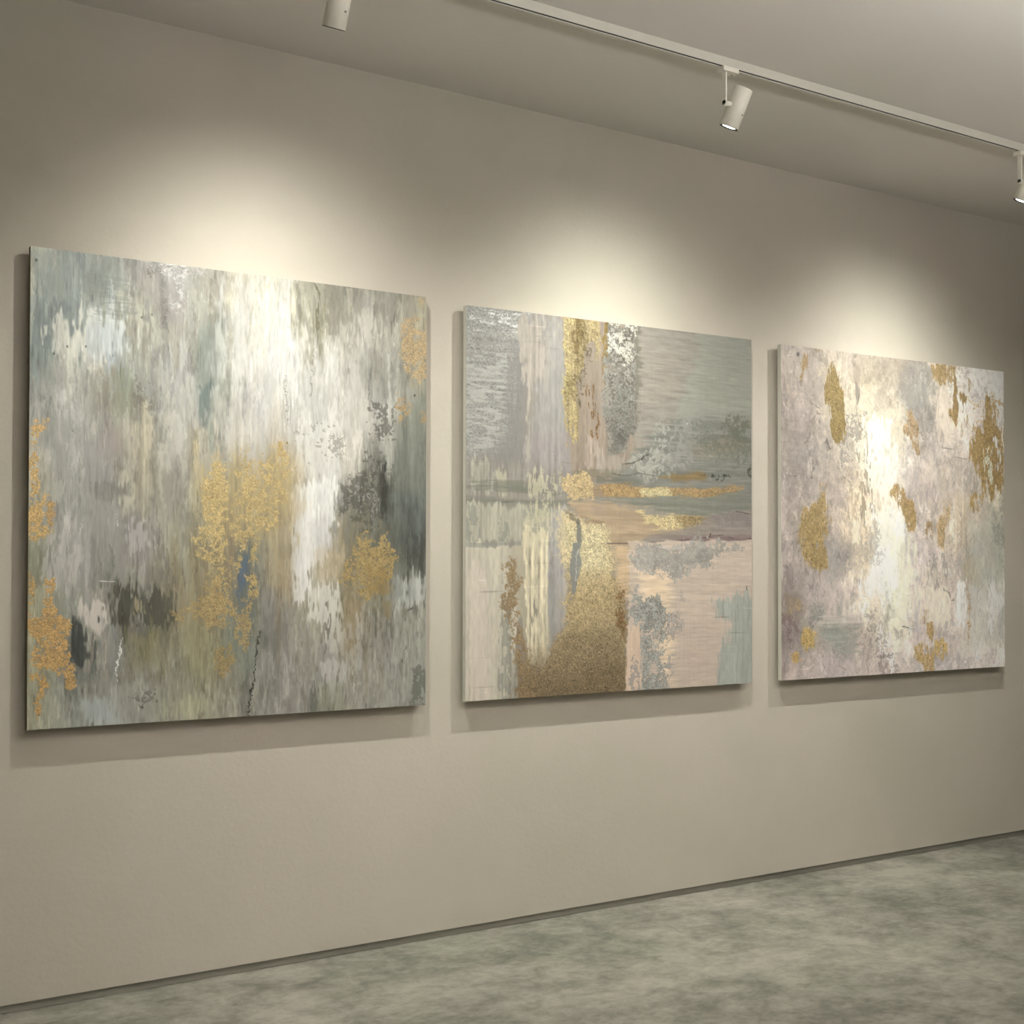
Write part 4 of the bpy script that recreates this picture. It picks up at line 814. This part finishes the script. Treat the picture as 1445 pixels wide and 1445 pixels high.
('l',[157,131,125],[(1273,884),(1282,886)],1.1,0.85),
('l',[502,453,433],[(1282,887),(1290,888)],0.8,0.85),
('l',[288,271,250],[(1330,830),(1340,838),(1344,848)],1.0,0.85),
('l',[325,292,262],[(1348,645),(1365,648)],0.8,0.85),
('l',[225,200,176],[(1330,632),(1345,634)],0.8,0.85),
('l',[499,462,434],[(1405,848),(1399,870),(1404,895)],0.8,0.5)]
M_E1 = plain('canvas_edge_olive', lin((118, 110, 90)), .7)
M_E2 = plain('canvas_edge_white', lin((205, 203, 192)), .6)
painting([(43.4, 347.1), (601.9, 419.1), (37.9, 1030.5), (600.3, 994.7)], [(0.9379, 2.0411), (2.1576, 2.0465), (0.9391, 0.7555), (2.1579, 0.7566)], 690, 650, 11, 'leftmost and largest-looking painting, white and grey drips with gold patches and a thin black crack', GRID1, STROKES1, M_E1, canvas_material('drip_painting', 'v'), warp=(4, 26), texture=.05, marks=(1500, 'v'))
painting([(658.2, 430.4), (1060.2, 479.3), (656.6, 990.2), (1060.9, 963.7)], [(2.3069, 2.0378), (3.5707, 2.0497), (2.3062, 0.7588), (3.5697, 0.7623)], 640, 560, 23, 'middle painting with a large gold field, silver strip and blue-grey horizon bands', None, STROKES2, M_E2, canvas_material('horizon_painting', 'h'), marks=(120, 'h'))
painting([(1102, 485.7), (1416.1, 524.5), (1102.9, 960.5), (1418.3, 940.4)], [(3.7261, 2.0476), (5.091, 2.058), (3.7252, 0.7639), (5.0899, 0.7661)], 600, 560, 37, 'rightmost painting of pinkish marbled paint with scattered gold leaf islands', GRID3, STROKES3, M_E2, canvas_material('marbled_painting', 'i'), warp=(7, 10), ground='i', texture=.05, marks=(1300, 'c'))
# ------------------------------------------------------------------ camera
cd = bpy.data.cameras.new('camera'); cam = bpy.data.objects.new('camera', cd); C.objects.link(cam)
yaw, pitch, roll = .595183675, .0205085679, .00165385939
F = Vector((math.sin(yaw)*math.cos(pitch), math.cos(yaw)*math.cos(pitch), math.sin(pitch)))
Rt = Vector((math.cos(yaw), -math.sin(yaw), 0)); U = Rt.cross(F)
r_ = Rt*math.cos(roll)+U*math.sin(roll); u_ = U*math.cos(roll)-Rt*math.sin(roll)
mw = Matrix((r_, u_, -F)).transposed().to_4x4(); mw.translation = (0, 0, 1.17673853)
cam.matrix_world = mw
cd.sensor_width = 36; cd.lens = 36*1900/1445; cd.shift_y = 45.162/1445; cd.clip_start = .05
scene.camera = cam
scene.view_settings.view_transform = 'Standard'; scene.view_settings.look = 'None'
scene.view_settings.gamma = 1; scene.view_settings.use_curve_mapping = False
scene.view_settings.exposure = 0.10
